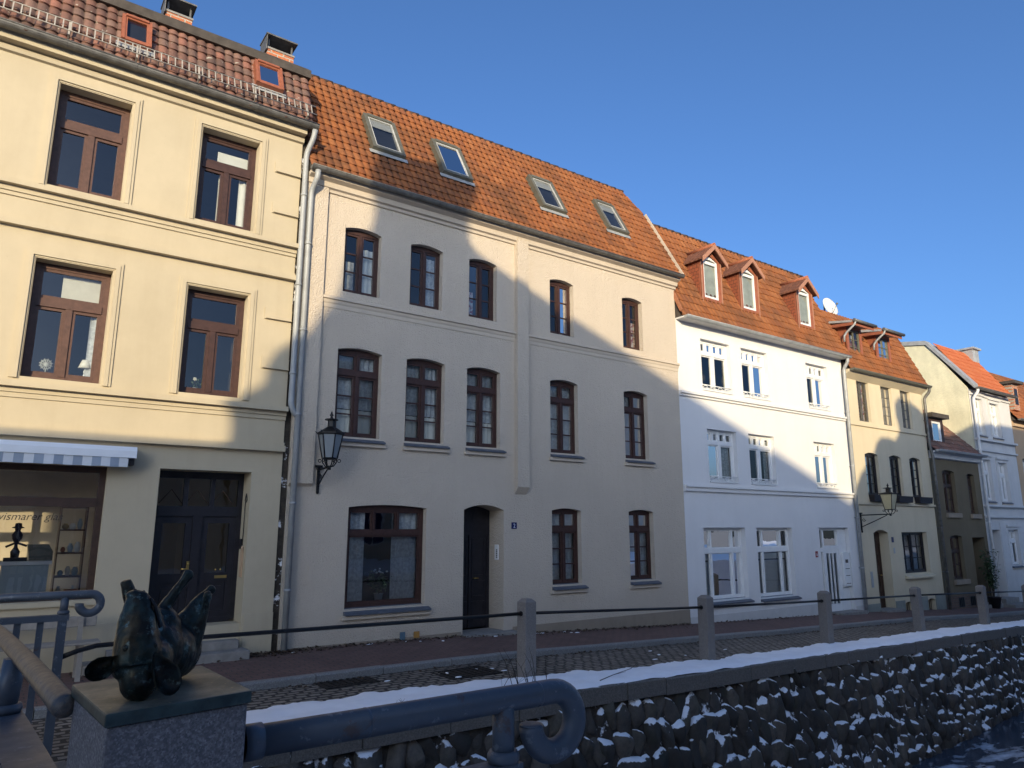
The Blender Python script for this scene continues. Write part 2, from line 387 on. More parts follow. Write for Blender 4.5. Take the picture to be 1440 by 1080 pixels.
def tag(o, label=None, cat=None, group=None, kind=None):
    if label: o['label'] = label
    if cat: o['category'] = cat
    if group: o['group'] = group
    if kind: o['kind'] = kind
    return o
def empty(name, loc, label, cat, group=None, local=False, rz=0):
    o = bpy.data.objects.new(name, None); COL.objects.link(o); o.location = loc; o.rotation_euler.z = rz
    o.empty_display_size = .3
    if local: o['local'] = True
    return tag(o, label, cat, group)
def copy_tree(o, parent=None):
    c = o.copy(); COL.objects.link(c)
    if parent is not None: c.parent = parent
    for ch in list(o.children): copy_tree(ch, c)
    return c
def text_mesh(name, body, size, loc, rot, mat, parent=None, ext=.002, shear=0., align='LEFT'):
    cu = bpy.data.curves.new(name, 'FONT'); cu.body = body; cu.size = size; cu.extrude = ext; cu.shear = shear
    cu.align_x = align
    t = bpy.data.objects.new(name+'_t', cu); COL.objects.link(t)
    dg = bpy.context.evaluated_depsgraph_get(); dg.update()
    me = bpy.data.meshes.new_from_object(t.evaluated_get(dg))
    bpy.data.objects.remove(t)
    me.transform(Matrix.Translation(loc) @ rot.to_4x4())
    me.materials.clear(); me.materials.append(M[mat])
    me.name = name
    o = bpy.data.objects.new(name, me); COL.objects.link(o)
    if parent is not None:
        o.parent = parent
        if parent.type == 'EMPTY' and not parent.get('local'): o.location = -parent.location
    return o
FRONT = Matrix.Rotation(R(90), 3, 'X')

def interp(tab, x):
    if x <= tab[0][0]: return tab[0][1]
    for (a, u), (b, w) in zip(tab, tab[1:]):
        if x <= b: return u+(w-u)*(x-a)/(b-a)
    return tab[-1][1]
GT = [(-40, .03), (4, .04), (6.5, .04), (9.2, -.09), (13.9, -.27), (21.6, -.50), (27, -.76), (31, -.92), (46, -1.4), (90, -1.6)]
KT = [(-40, 9.95), (3, 9.98), (5.5, 9.95), (8, 10.15), (11.8, 10.36), (17.3, 10.45), (23.6, 10.6), (30, 10.75), (50, 11.0), (90, 11)]
FT = [(-40, 7.5), (3, 7.5), (6.6, 7.5), (8.5, 7.68), (10.5, 7.85), (13.2, 8.02), (17.3, 8.18), (24, 8.62), (32, 9.25), (46, 10.2), (90, 10.4)]
ST = [(-40, 8.95), (2.9, 8.95), (5, 8.85), (6.2, 8.66), (8, 8.50), (10.3, 8.6), (14.5, 8.88), (18.9, 9.1), (22.8, 9.26), (25, 9.42), (32, 9.95), (46, 10.7), (90, 10.8)]
def G(x):
    return sum(interp(GT, x+d) for d in (-1.5, -.75, 0, .75, 1.5))/5
def KY(x): return sum(interp(KT, x+d) for d in (-1.5, 0, 1.5))/3
def FY(x): return sum(interp(FT, x+d) for d in (-1.5, 0, 1.5))/3
def SY(x): return sum(interp(ST, x+d) for d in (-.8, 0, .8))/3
YF = 12.0

# ------------------------------------------------------------------ wall, windows, roofs
def hole(x0, x1, z0, z1, rise=0., d=.15): return dict(x0=x0, x1=x1, z0=z0, z1=z1, r=rise, d=d)
def arc(h, x):
    xc = (h['x0']+h['x1'])/2; w = (h['x1']-h['x0'])/2
    return h['z1']+h['r']*(1-((x-xc)/w)**2)
def wall_mb(x0, x1, z0, z1, holes, y=YF):
    mb = MB()
    xs = sorted({x0, x1, *[h['x0'] for h in holes], *[h['x1'] for h in holes]})
    zs = sorted({z0, z1, *[h['z0'] for h in holes], *[h['z1']+h['r'] for h in holes]})
    for a, b in zip(xs, xs[1:]):
        for c, d in zip(zs, zs[1:]):
            xm, zm = (a+b)/2, (c+d)/2
            if any(h['x0'] < xm < h['x1'] and h['z0'] < zm < h['z1']+h['r'] for h in holes): continue
            mb.quad((a, y, c), (b, y, c), (b, y, d), (a, y, d))
    for h in holes:
        d = h['d']; yb = y+d
        mb.quad((h['x0'], y, h['z0']), (h['x0'], y, h['z1']), (h['x0'], yb, h['z1']), (h['x0'], yb, h['z0']))
        mb.quad((h['x1'], y, h['z0']), (h['x1'], yb, h['z0']), (h['x1'], yb, h['z1']), (h['x1'], y, h['z1']))
        mb.quad((h['x0'], y, h['z0']), (h['x0'], yb, h['z0']), (h['x1'], yb, h['z0']), (h['x1'], y, h['z0']))
        n = 12 if h['r'] else 1
        zt = h['z1']+h['r']
        for i in range(n):
            a = h['x0']+(h['x1']-h['x0'])*i/n; b = h['x0']+(h['x1']-h['x0'])*(i+1)/n
            za, zb = arc(h, a), arc(h, b)
            mb.quad((a, y, za), (b, y, zb), (b, yb, zb), (a, yb, za))
            if h['r']: mb.quad((a, y, za), (b, y, zb), (b, y, zt), (a, y, zt))
    return mb
def house_shell(mb, x0, x1, z0, z1, yb=20., y=YF):
    """side, back and top faces so that the body is closed"""
    mb.quad((x0, y, z0), (x0, yb, z0), (x0, yb, z1), (x0, y, z1))
    mb.quad((x1, y, z0), (x1, y, z1), (x1, yb, z1), (x1, yb, z0))
    mb.quad((x0, yb, z0), (x1, yb, z0), (x1, yb, z1), (x0, yb, z1))
    mb.quad((x0, y+.3, z1-.02), (x1, y+.3, z1-.02), (x1, yb, z1-.02), (x0, yb, z1-.02))

def curtain_mb(x0, x1, z0, z1, y, folds=10., amp=.02, slant=0.):
    mb = MB(); n = max(8, int((x1-x0)*folds*5))
    for i in range(n+1):
        t = i/n; x = x0+(x1-x0)*t
        yy = y+amp*math.sin(t*(x1-x0)*folds*2*math.pi)+amp*.4*math.sin(t*7.1*folds*(x1-x0)+1)
        mb.v += [(x, yy, z0), (x+slant*(t), yy, z1)]
        if i: mb.f.append((2*i-2, 2*i, 2*i+1, 2*i-1)); mb.sm.append(True)
    return mb

def window(house, h, mat, fw=.06, tz=None, th=.09, up=(0, 1), lo=(0, .5, 1), nb=0, vb=0, ub=0, cw=.04, mw=.07, mu=.05,
           sill=None, sillmat='slate', curt=None, gl='window_glass', barmat=None, bw=.026, name='window'):
    x0, x1, z0, z1, r, d = h['x0'], h['x1'], h['z0'], h['z1'], h['r'], h['d']
    y = YF+d; yb = y+.07
    f = MB(); bars = MB(); p = MB()
    f.box(x0-.01, x0+fw, y, yb, z0-.01, z1+.005); f.box(x1-fw, x1+.01, y, yb, z0-.01, z1+.005)
    f.box(x0+fw, x1-fw, y, yb, z0-.01, z0+fw)
    zh = z1-fw+(.25*r)
    n = 10 if r else 1
    for i in range(n):
        a = x0+(x1-x0)*i/n; b = x0+(x1-x0)*(i+1)/n
        za, zb = arc(h, a)+.01, arc(h, b)+.01
        la = zh if r == 0 else max(zh, arc(h, a)-fw*1.2-.02); lb = zh if r == 0 else max(zh, arc(h, b)-fw*1.2-.02)
        la = lb = zh
        f.prism([(a, la), (b, lb), (b, zb), (a, za)], 'y', y-.004, yb) if r else f.box(x0+fw, x1-fw, y, yb, zh, z1+.01)
    X0, X1 = x0+fw, x1-fw
    def lights(za, zb, fr, m, nb, vb, yo):
        xs = [X0+(X1-X0)*t for t in fr]
        for i, x in enumerate(xs[1:-1]):
            f.box(x-m/2, x+m/2, y-.012, yb, za, zb)
        for i in range(len(xs)-1):
            a = xs[i]+(m/2 if i else 0); b = xs[i+1]-(m/2 if i+2 < len(xs) else 0)
            if cw:
                yy0, yy1 = y+.012, yb-.008
                f.box(a, a+cw, yy0, yy1, za, zb); f.box(b-cw, b, yy0, yy1, za, zb)
                f.box(a+cw, b-cw, yy0, yy1, za, za+cw*1.2); f.box(a+cw, b-cw, yy0, yy1, zb-cw, zb)
            aa, bb, ca, cb = a+cw, b-cw, za+cw*1.2, zb-cw
            for k in range(nb):
                zz = ca+(cb-ca)*(k+1)/(nb+1); bars.box(aa, bb, y+.022, y+.05, zz-bw/2, zz+bw/2)
            for k in range(vb):
                xx = aa+(bb-aa)*(k+1)/(vb+1); bars.box(xx-bw/2, xx+bw/2, y+.020, y+.052, ca, cb)
            ti, tj = random.uniform(-.006, .006), random.uniform(-.006, .006)
            p.quad((aa, y+.036+ti, ca), (bb, y+.036-ti, ca), (bb, y+.036-ti+tj, cb), (aa, y+.036+ti+tj, cb))
    if tz is not None:
        f.box(X0, X1, y-.018, yb, tz-th/2, tz+th/2)
        lights(z0+fw, tz-th/2, lo, mw, nb, vb, 0); lights(tz+th/2, zh, up, mu, ub, 0, 0)
    else: lights(z0+fw, zh, lo, mw, nb, vb, 0)
    w = f.build(name, mat, house)
    p.build('pane', gl, w)
    if bars.f: bars.build('glazing_bar', barmat or mat, w)
    if sill:
        s = MB(); pr, e = sill
        s.prism([(YF-pr, z0-.10), (YF-pr, z0-.075), (YF+d-.005, z0+.012), (YF+d-.005, z0-.02), (YF-.004, z0-.10)], 'x', x0-e*.15, x1+e)
        s.build('sill', sillmat, w)
        if sillmat == 'slate':
            s = MB(); s.box(x0-.05, x1+e+.03, YF-pr*.55, YF+.01, z0-.17, z0-.102); s.build('sill_moulding', house.get('trim', 'cream_smooth'), w)
    for c in (curt or []):
        kind, fa, fb, ga, gb = c[:5]
        W = x1-x0; H = z1-z0
        if kind in ('net', 'red', 'drape'):
            cm = curtain_mb(x0+W*fa, x0+W*fb, z0+H*ga, z0+H*gb, YF+d+.115, random.uniform(7, 11), .018)
            cm.build('curtain', {'net': 'net_curtain', 'red': 'red_curtain', 'drape': 'linen'}[kind], w)
        elif kind == 'blind':
            b = MB(); zt = z0+H*ga
            nsl = int(H*(gb-ga)/.035)
            for k in range(nsl):
                zz = zt+k*.035
                b.obox((x0+W*(fa+fb)/2, YF+d+.13, zz+.0175), (W*(fb-fa)/2, 0, 0), (0, .004, .0160), (0, .0012, -.0003))
            b.build('blind', 'plastic_white', w)
        elif kind == 'roller':
            b = MB(); b.box(x0+W*fa, x0+W*fb, YF+d+.12, YF+d+.125, z0+H*ga, z0+H*gb); b.build('blind', 'linen', w)
    return w

def tiles(house, name, mat, xa, xb, y0, z0, ang, L, pitch=.15, course=.28, amp=.018, step=.022, scal=.03, ns=6, keep=None, double=False, wob=.006):
    """a slope of roof tiles as real relief"""
    mb = MB(); uv = []
    ca, sa = math.cos(R(ang)), math.sin(R(ang))
    nx = int(round((xb-xa)/pitch)); pitch = (xb-xa)/nx
    nr = int(math.ceil(L/course)); course = L/nr
    cols = nx*ns+1
    rnd = random.Random(len(name)*7+int(xa*10))
    jit = [[(rnd.uniform(-1, 1)*wob, rnd.uniform(-1, 1)*wob) for _ in range(nx+1)] for _ in range(nr)]
    def pt(x, s, h):  # along slope s, height above plane h
        return (x, y0+s*ca-h*sa, z0+s*sa+h*ca)
    for k in range(nr):
        for e in (0, 1):
            for i in range(cols):
                t = (i % ns)/ns; x = xa+pitch*i/ns
                ci = min(i//ns, nx-1)
                w = math.sin(math.pi*t)**.8 if t > 0 else 0.
                h = amp*w
                j = jit[k][ci]
                if e == 0: s = k*course-scal*w+j[0]*1.5; hh = h+step+j[1]*.6
                else: s = (k+1)*course+.02; hh = h*.9
                mb.v.append(pt(x, s, hh))
    N = cols
    for k in range(nr):
        b = 2*k*N; t = b+N
        for i in range(N-1):
            if keep:
                xm = xa+pitch*(i+.5)/ns; sm = (k+.5)*course
                if not keep(xm, z0+sm*sa): continue
            mb.f.append((b+i, b+i+1, t+i+1, t+i)); mb.sm.append(True)
            u0, u1 = i/ns+1e-4, (i+1)/ns-1e-4
            uv.append([(u0, k+.01), (u1, k+.01), (u1, k+.98), (u0, k+.98)])
            # riser under the lower edge
            o = len(mb.v)
            va, vb_ = mb.v[b+i], mb.v[b+i+1]
            dn = lambda q: (q[0], q[1]+(step+.012)*sa, q[2]-(step+.012)*ca)
            mb.v += [va, vb_, dn(vb_), dn(va)]
            mb.f.append((o+1, o, o+3, o+2)); mb.sm.append(False)
            uv.append([(u1, k+.01), (u0, k+.01), (u0, k+.02), (u1, k+.02)])
    mb.uv = uv
    return mb.build(name, mat, house)

def gutter(house, x0, x1, y, z, r=.075, mat='zinc_dark', joints=1.1):
    mb = MB(); n = 8
    prof = [(y+r*math.cos(math.pi+math.pi*j/n), z+r*math.sin(math.pi+math.pi*j/n)) for j in range(n+1)]
    inn = [(y+(r-.012)*math.cos(math.pi+math.pi*j/n), z+(r-.012)*math.sin(math.pi+math.pi*j/n)) for j in range(n+1)]
    mb.prism(prof+inn[::-1], 'x', x0, x1)
    mb.tube([(x0, y-r, z), (x1, y-r, z)], .012, 6)
    for xe in (x0, x1): mb.prism(prof, 'x', xe-.004, xe+.004)
    k = int((x1-x0)/joints)
    for i in range(k+1):
        xx = x0+.3+i*joints
        if xx > x1: break
        pr = [(y+(r+.006)*math.cos(math.pi+math.pi*j/n), z+(r+.006)*math.sin(math.pi+math.pi*j/n)) for j in range(n+1)]
        mb.prism(pr+inn[::-1], 'x', xx-.02, xx+.02)
    return mb.build('gutter', mat, house)
def skylight(house, xa, xb, y0, z0, ang, za, zb, fmat, dep=.09, fw=.07, blind=True):
    ca, sa = math.cos(R(ang)), math.sin(R(ang))
    sA, sB = (za-z0)/sa, (zb-z0)/sa
    U = Vector((0, ca, sa)); Nn = Vector((0, -sa, ca)); X = Vector((1, 0, 0))
    O = Vector((0, y0, z0))
    def bar(mb, xa, xb, s0, s1, h0, h1):
        mb.obox(O+X*(xa+xb)/2+U*(s0+s1)/2+Nn*(h0+h1)/2, X*(xb-xa)/2, U*(s1-s0)/2, Nn*(h1-h0)/2)
    f = MB()
    bar(f, xa, xa+fw, sA, sB, 0, dep); bar(f, xb-fw, xb, sA, sB, 0, dep)
    bar(f, xa+fw, xb-fw, sA, sA+fw, 0, dep-.01); bar(f, xa+fw, xb-fw, sB-fw, sB, 0, dep+.02)
    o = f.build('skylight', fmat, house)
    f = MB(); bar(f, xa+fw, xb-fw, sA+fw, sB-fw, .074, .080); f.build('lining', 'skylight_lining', o)
    i = MB(); q = .028
    bar(i, xa+fw, xa+fw+q, sA+fw, sB-fw, .081, dep-.012); bar(i, xb-fw-q, xb-fw, sA+fw, sB-fw, .081, dep-.012)
    bar(i, xa+fw+q, xb-fw-q, sB-fw-q, sB-fw, .081, dep-.013); bar(i, xa+fw+q, xb-fw-q, sA+fw, sA+fw+q, .081, dep-.013)
    i.build('sash', 'sash_grey' if blind else fmat, o)
    g = MB()
    a, b, s0, s1 = xa+fw+q, xb-fw-q, sA+fw+q, sB-fw-q
    g.quad(*[O+X*x+U*s+Nn*(dep-.028) for x, s in ((a, s0), (b, s0), (b, s1), (a, s1))])
    g.build('pane', 'roof_glass', o)
    if blind:
        b_ = MB(); bar(b_, a, b, s1-.28*(s1-s0), s1, dep-.045, dep-.040); b_.build('blind', 'sash_grey', o)
    fl = MB(); bar(fl, xa-.06, xb+.06, sA-.11, sA, .070, .078); fl.build('flashing', 'zinc', o)
    return o
def downpipe(house, pts, r=.05, mat='galvanised_pipe', clips=()):
    mb = MB()
    # round the elbows
    P = [Vector(p) for p in pts]; path = [P[0]]
    for i in range(1, len(P)-1):
        a = (P[i-1]-P[i]); b = (P[i+1]-P[i]); q = min(.09, a.length*.45, b.length*.45)
        a = P[i]+a.normalized()*q; b = P[i]+b.normalized()*q
        for t in (0, .25, .5, .75, 1): path.append(a*(1-t)**2+P[i]*2*t*(1-t)+b*t*t)
    path.append(P[-1])
    mb.tube(path, r, 12)
    for z in clips:
        for p, q in zip(P, P[1:]):
            if min(p.z, q.z) <= z <= max(p.z, q.z) and abs(p.z-q.z) > .3:
                t = (z-p.z)/(q.z-p.z); c = p+(q-p)*t
                mb.tube([c-Vector((0, 0, .02)), c+Vector((0, 0, .02))], r+.010, 12)
                mb.box(c.x-.012, c.x+.012, c.y, YF+.01, z-.012, z+.012)
    return mb.build('downpipe', mat, house)
def band(mb, x0, x1, z0, z1, pr, y=YF): mb.box(x0, x1, y-pr, y+.01, z0, z1)
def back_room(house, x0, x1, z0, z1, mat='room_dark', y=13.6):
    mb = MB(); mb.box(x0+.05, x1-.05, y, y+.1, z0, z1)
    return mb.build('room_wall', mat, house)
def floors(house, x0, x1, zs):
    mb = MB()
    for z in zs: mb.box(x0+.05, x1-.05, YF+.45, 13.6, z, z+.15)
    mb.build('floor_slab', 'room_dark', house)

# ================================================================== HOUSE 1: yellow shop house
h1 = empty('shop_house', (0, YF, 0), 'yellow corner shop house with brown tiled roof, two chimneys and a striped awning', 'house', 'houses along the street')
h1['trim'] = 'yellow_trim'
X0, X1 = -5.0, 3.84
W1 = []
for (a, b) in ((-2.06, -1.05), (.06, 1.05), (2.13, 3.08)):
    W1.append((hole(a, b, 7.03, 8.71, 0, .2), hole(a, b, 4.10, 5.87, 0, .2)))
shop = hole(-3.0, 1.28, 1.0, 2.88, 0, .12)
door1 = hole(1.98, 3.35, .0, 2.89, 0, .42)
hs = [w for p in W1 for w in p]+[shop, door1]
mb = wall_mb(X0, X1, -1.2, 9.1, hs); house_shell(mb, X0, X1, -1.2, 9.1)
mb.build('wall', 'yellow_plaster', h1)
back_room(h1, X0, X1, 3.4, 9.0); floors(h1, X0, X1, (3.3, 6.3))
back_room(h1, X0, 1.7, -.5, 3.2, 'shop_room', 14.2)
mb = MB(); mb.box(1.62, 1.72, YF+.14, 14.2, -.5, 3.2); mb.build('room_wall', 'shop_room', h1)
# architraves
for pair in W1:
    for h in pair:
        a = MB()
        for (o, i, pr) in ((.135, .095, .022), (.095, .035, .036), (.035, .012, .012)):
            x0, x1, z0, z1 = h['x0'], h['x1'], h['z0']-.03, h['z1']
            a.box(x0-o, x0-i, YF-pr, YF+.01, z0, z1+o); a.box(x1+i, x1+o, YF-pr, YF+.01, z0, z1+o)
            a.box(x0-i, x1+i, YF-pr, YF+.01, z1+i, z1+o)
        a.build('architrave', 'yellow_trim', h1)
bd = MB()
for (z0, z1, pr) in ((6.87, 6.95, .14), (6.79, 6.868, .05), (6.73, 6.788, .025), (6.37, 6.42, .04), (6.28, 6.368, .10),
                     (3.93, 4.01, .14), (3.86, 3.928, .05), (3.79, 3.858, .025), (3.35, 3.40, .04), (3.25, 3.348, .11)):
    band(bd, X0, X1+.003, z0, z1, pr)
bd.build('string_course', 'yellow_trim', h1)
cn = MB(); cn.prism([(YF+.01, 8.94), (YF-.05, 8.96), (YF-.07, 9.03), (YF-.03, 9.035), (YF-.03, 9.06), (YF-.19, 9.065), (YF-.20, 9.18), (YF+.01, 9.20)], 'x', X0, X1+.01)
cn.build('cornice', 'yellow_trim', h1)
pl = MB(); pl.box(X0, 1.9, YF-.02, YF+.01, -1, .66); pl.build('plinth', 'yellow_trim', h1); pl = MB(); pl.box(3.38, X1+.002, YF-.02, YF+.01, -1, .66); pl.build('plinth', 'yellow_trim', h1)
for z in (8.25, 7.47, 5.52, 4.65):
    q = MB(); q.prism([(3.37, z), (X1-.002, z), (X1-.002, z+.20), (3.37, z+.20)], 'y', YF-.022, YF+.01)
    q.prism([(3.39, z+.005), (X1-.004, z+.005), (X1-.04, z+.075), (3.46, z+.075)], 'y', YF-.055, YF-.021)
    q.build('quoin_block', 'yellow_trim', h1)
C = {0: [], 1: [], }
cur = [[[('drape', .8, 1, .0, 1)], [('roller', 0, 1, .8, 1)]],
       [[], [('roller', .38, 1, .70, .93), ('net', .80, 1.0, .02, .72)]],
       [[('roller', .35, 1, .70, .87), ('drape', .40, .52, .02, .7), ('drape', .76, 1., .02, .62)], []]]
w1objs = []
for i, pair in enumerate(W1):
    for j, h in enumerate(pair):
        H = h['z1']-h['z0']
        w1objs.append(window(h1, h, 'brown_wood' if i == 2 else 'mid_brown_wood', .075, h['z0']+H*.66, .12, (0, 1), (0, .5, 1), 0, 0, 0, .045, .09, curt=cur[i][j]))
# shop window
sw = window(h1, shop, 'dark_brown_wood', .09, 2.36, .13, (0, .25, .5, 1), (0, .25, .5, 1), 0, 0, 0, 0, .10, .06, gl='shop_glass', name='shop_window')
text_mesh('lettering', 'wismarer glas', .145, (-.01, YF+.135, 2.105), FRONT, 'lettering', sw, .001, .25)
sb = MB(); sb.box(-3.05, 1.33, YF-.05, YF+.11, .93, .998); sb.build('sill', 'yellow_trim', sw)
# awning cassette and valance
aw = MB(); aw.prism([(YF-.30, 3.00), (YF-.30, 3.10), (YF-.26, 3.165), (YF-.02, 3.17), (YF+.005, 3.15), (YF+.005, 3.02), (YF-.05, 2.99)], 'x', -3.0, 1.60)
awo = aw.build('awning', 'awning_white', h1)
va = MB(); n = 120
for i in range(n+1):
    x = -3.0+4.5*i/n
    va.v += [(x, YF-.285+.006*math.sin(x*9), 3.0), (x, YF-.29+.016*math.sin(x*9+.4), 2.865+.003*math.sin(x*23))]
    if i: va.f.append((2*i-2, 2*i, 2*i+1, 2*i-1)); va.sm.append(True)
va.build('valance', 'awning_stripe', awo)
ec = MB(); ec.box(1.50, 1.585, YF-.24, YF-.01, 2.90, 2.99); ec.build('end_bracket', 'black_iron', awo)
# double door
d = MB(); y = YF+.42
x0, x1 = 1.98, 3.35
d.box(x0-.01, x0+.08, y, y+.08, .55, 2.9); d.box(x1-.08, x1+.01, y, y+.08, .55, 2.9); d.box(x0+.08, x1-.08, y, y+.08, 2.78, 2.9)
d.box(x0+.08, x1-.08, y-.03, y+.08, 2.18, 2.34); d.box(x0+.08, x1-.08, y, y+.08, .5, .60)
for t in (1/3, 2/3):
    xm = x0+.08+(x1-x0-.16)*t; d.box(xm-.035, xm+.035, y-.002, y+.08, 2.34, 2.78)
xm = (x0+x1)/2
d.box(xm-.07, xm+.07, y-.035, y+.06, .60, 2.18)
for s in (-1, 1):
    a, b = (x0+.08, xm-.07) if s < 0 else (xm+.07, x1-.08)
    d.box(a, a+.10, y+.005, y+.06, .60, 2.18); d.box(b-.10, b, y+.005, y+.06, .60, 2.18)
    d.box(a+.10, b-.10, y+.005, y+.06, .60, .70); d.box(a+.10, b-.10, y+.005, y+.06, 1.15, 1.29); d.box(a+.10, b-.10, y+.005, y+.06, 2.07, 2.18)
    d.box(a+.10, b-.10, y+.03, y+.05, .70, 1.15); d.box(a+.16, b-.16, y+.012, y+.031, .77, 1.08)
do = d.build('door', 'black_wood', h1)
g = MB()
for a, b, c, e in ((x0+.08, xm-.2, 2.34, 2.78), (xm-.2, xm+.2, 2.34, 2.78), (xm+.2, x1-.08, 2.34, 2.78), (x0+.18, xm-.17, 1.29, 2.07), (xm+.17, x1-.18, 1.29, 2.07)):
    g.quad((a, y+.04, c), (b, y+.04, c), (b, y+.04, e), (a, y+.04, e))
g.build('pane', 'window_glass', do)
ln = MB()
for k in range(3):
    xa = x0+.10+k*(x1-x0-.2)/3; xb = xa+(x1-x0-.2)/3-.05
    for (p, q) in (((xa, 2.38), ((xa+xb)/2, 2.60)), (((xa+xb)/2, 2.60), (xb, 2.38))):
        ln.tube([(p[0], y+.034, p[1]), (q[0], y+.034, q[1])], .006, 6)
ln.build('leading', 'dark_brown_wood', do)
hd = MB(); hd.box(xm-.115, xm-.075, y-.045, y-.03, 1.22, 1.48); hd.tube([(xm-.095, y-.04, 1.36), (xm-.095, y-.085, 1.36), (xm-.20, y-.085, 1.365)], .011, 8)
hd.lathe((xm-.095, y-.06, 1.44), [(0, -.02), (.02, -.012), (.022, 0), (.02, .012), (0, .02)], 10)
hd.build('handle', 'brass', do)
bl = MB()
for q in (0, .075): bl.blob((xm+.34+q, y+.0, 1.335), .017, .012, .017, None, 8, 6)
bl.box(xm+.33, xm+.52, y+.0, y+.012, 1.20, 1.245)
bl.build('letter_slot', 'brass', do)
stp = MB(); stp.box(1.90, 3.36, YF+.05, YF+.415, -.5, .52); stp.build('door_step', 'yellow_trim', h1)
stp = MB(); stp.box(1.2, 3.40, YF-.42, YF-.021, -.5, .17); stp.box(1.5, 3.30, YF-.15, YF+.049, .17, .30); stp.build('door_step', 'stone_step', h1, .012)
# roof
tiles(h1, 'roof', 'brown_tile', X0, X1+.10, 11.74, 9.20, 67, 1.42, .155, .21, .045, .034, .05, 8, wob=.010)
cap = MB(); cap.prism([(12.16, 10.46), (12.16, 10.62), (12.40, 10.80), (13.0, 11.12), (14.5, 11.3), (14.5, 11.15), (13.0, 10.98), (12.42, 10.60), (12.30, 10.46)], 'x', X0, X1+.13)
cap.build('roof_edge', 'bitumen', h1)
rb = MB(); rb.prism([(11.78, 9.18), (12.33, 10.5), (14.4, 11.1), (20, 11.1), (20, 9.1)], 'x', X0+.01, X1+.085); rb.build('attic', 'bitumen', h1)
sg = MB()
Ut = Vector((0, math.cos(R(67)), math.sin(R(67)))); Nt = Vector((0, -math.sin(R(67)), math.cos(R(67)))); O = Vector((0, 11.74, 9.20))
P = lambda x, s, h: O+Vector((x, 0, 0))+Ut*s+Nt*h
for s_ in (.17, .40): sg.tube([P(X0, s_, .16), P(X1+.12, s_, .16)], .010, 6)
x = X0+.05
while x < X1+.1:
    sg.obox(P(x, .285, .16), (.009, 0, 0), Ut*.115, Nt*.004); x += .105
sgo = sg.build('snow_guard', 'guard_grey', h1)
for k in range(10):
    b = MB(); x = X1-.05-k*.93; b.obox(P(x, .25, .145), (.013, 0, 0), Ut*.17, Nt*.010); b.obox(P(x, .10, .07), (.012, 0, 0), Ut*.010, Nt*.08)
    b.build('bracket', 'guard_grey', sgo)
gutter(h1, X0, X1+.17, 11.715, 9.23, .085, 'zinc_dark', .95)
skylight(h1, .76, 1.20, 11.74, 9.20, 67, 9.62, 10.22, 'terracotta_frame', .17, .05, False)
skylight(h1, 2.89, 3.38, 11.74, 9.20, 67, 9.72, 10.30, 'terracotta_frame', .17, .05, False)
for (xa, xb, zt) in ((1.52, 1.98, 11.50), (3.40, 3.94, 11.53)):
    c = MB(); c.box(xa, xb, 13.25, 13.60, 10.9, zt); co = c.build('chimney', 'chimney_brick', h1)
    c = MB(); c.box(xa-.015, xb+.015, 13.235, 13.615, zt, zt+.04); c.build('chimney_collar', 'concrete', co)
    c = MB(); c.box(xa-.05, xb+.05, 13.18, 13.67, zt+.28, zt+.31)
    c.box(xa-.035, xa-.02, 13.20, 13.65, zt-.05, zt+.28)
    for yy in (13.3, 13.52): c.box(xa+.02, xa+.05, yy, yy+.03, zt+.04, zt+.28); c.box(xb-.05, xb-.02, yy, yy+.03, zt+.04, zt+.28)
    c.build('chimney_cowl', 'zinc_dark', co)
downpipe(h1, [(3.96, 11.70, 9.14), (3.95, 11.74, 8.98), (3.885, 11.88, 8.72), (3.885, 11.88, 4.05), (3.95, 11.90, 3.93), (4.02, 11.90, 3.86)], .05, clips=(7.9, 6.2, 4.6))

gp_ = MB(); gp_.box(3.8405, 3.953, YF+.04, YF+.2, -1.2, 9.0); gp_.build('gap_shade_strip', 'wall_mortar', h1)  # dark strip stands in for the shade between the two houses
# ================================================================== HOUSE 2: cream stucco house no. 2
h2 = empty('stucco_house', (8.9, YF, 0), 'wide cream stucco house with dark brown arched windows, four skylights and number plate 2', 'house', 'houses along the street')
h2['trim'] = 'cream_smooth'
X0, X1 = 3.96, 13.85
TX = [(4.75, 5.49), (6.13, 6.86), (7.50, 8.20), (9.66, 10.36), (11.93, 12.62)]
MX = [(4.72, 5.59), (6.11, 6.96), (7.48, 8.30), (9.64, 10.44), (11.89, 12.69)]
Th = [hole(a, b, 6.29, 7.54, .06, .13) for a, b in TX]
Mh = [hole(a, b, 3.60, 5.185, .06, .13) for a, b in MX]
Gb = hole(5.06, 6.62, .62, 2.355, .05, .13)
Gh = [hole(a, b, .82, 2.36, .05, .13) for a, b in ((9.65, 10.47), (11.93, 12.74))]
dr = hole(7.45, 8.40, -.6, 2.345, .10, .52)
mb = wall_mb(X0, X1, -1.2, 8.3, Th+Mh+[Gb]+Gh+[dr]); house_shell(mb, X0, X1, -1.2, 8.3)
mb.build('wall', 'cream_stucco', h2)
back_room(h2, X0, X1, -.5, 8.2); floors(h2, X0, X1, (2.85, 5.7))
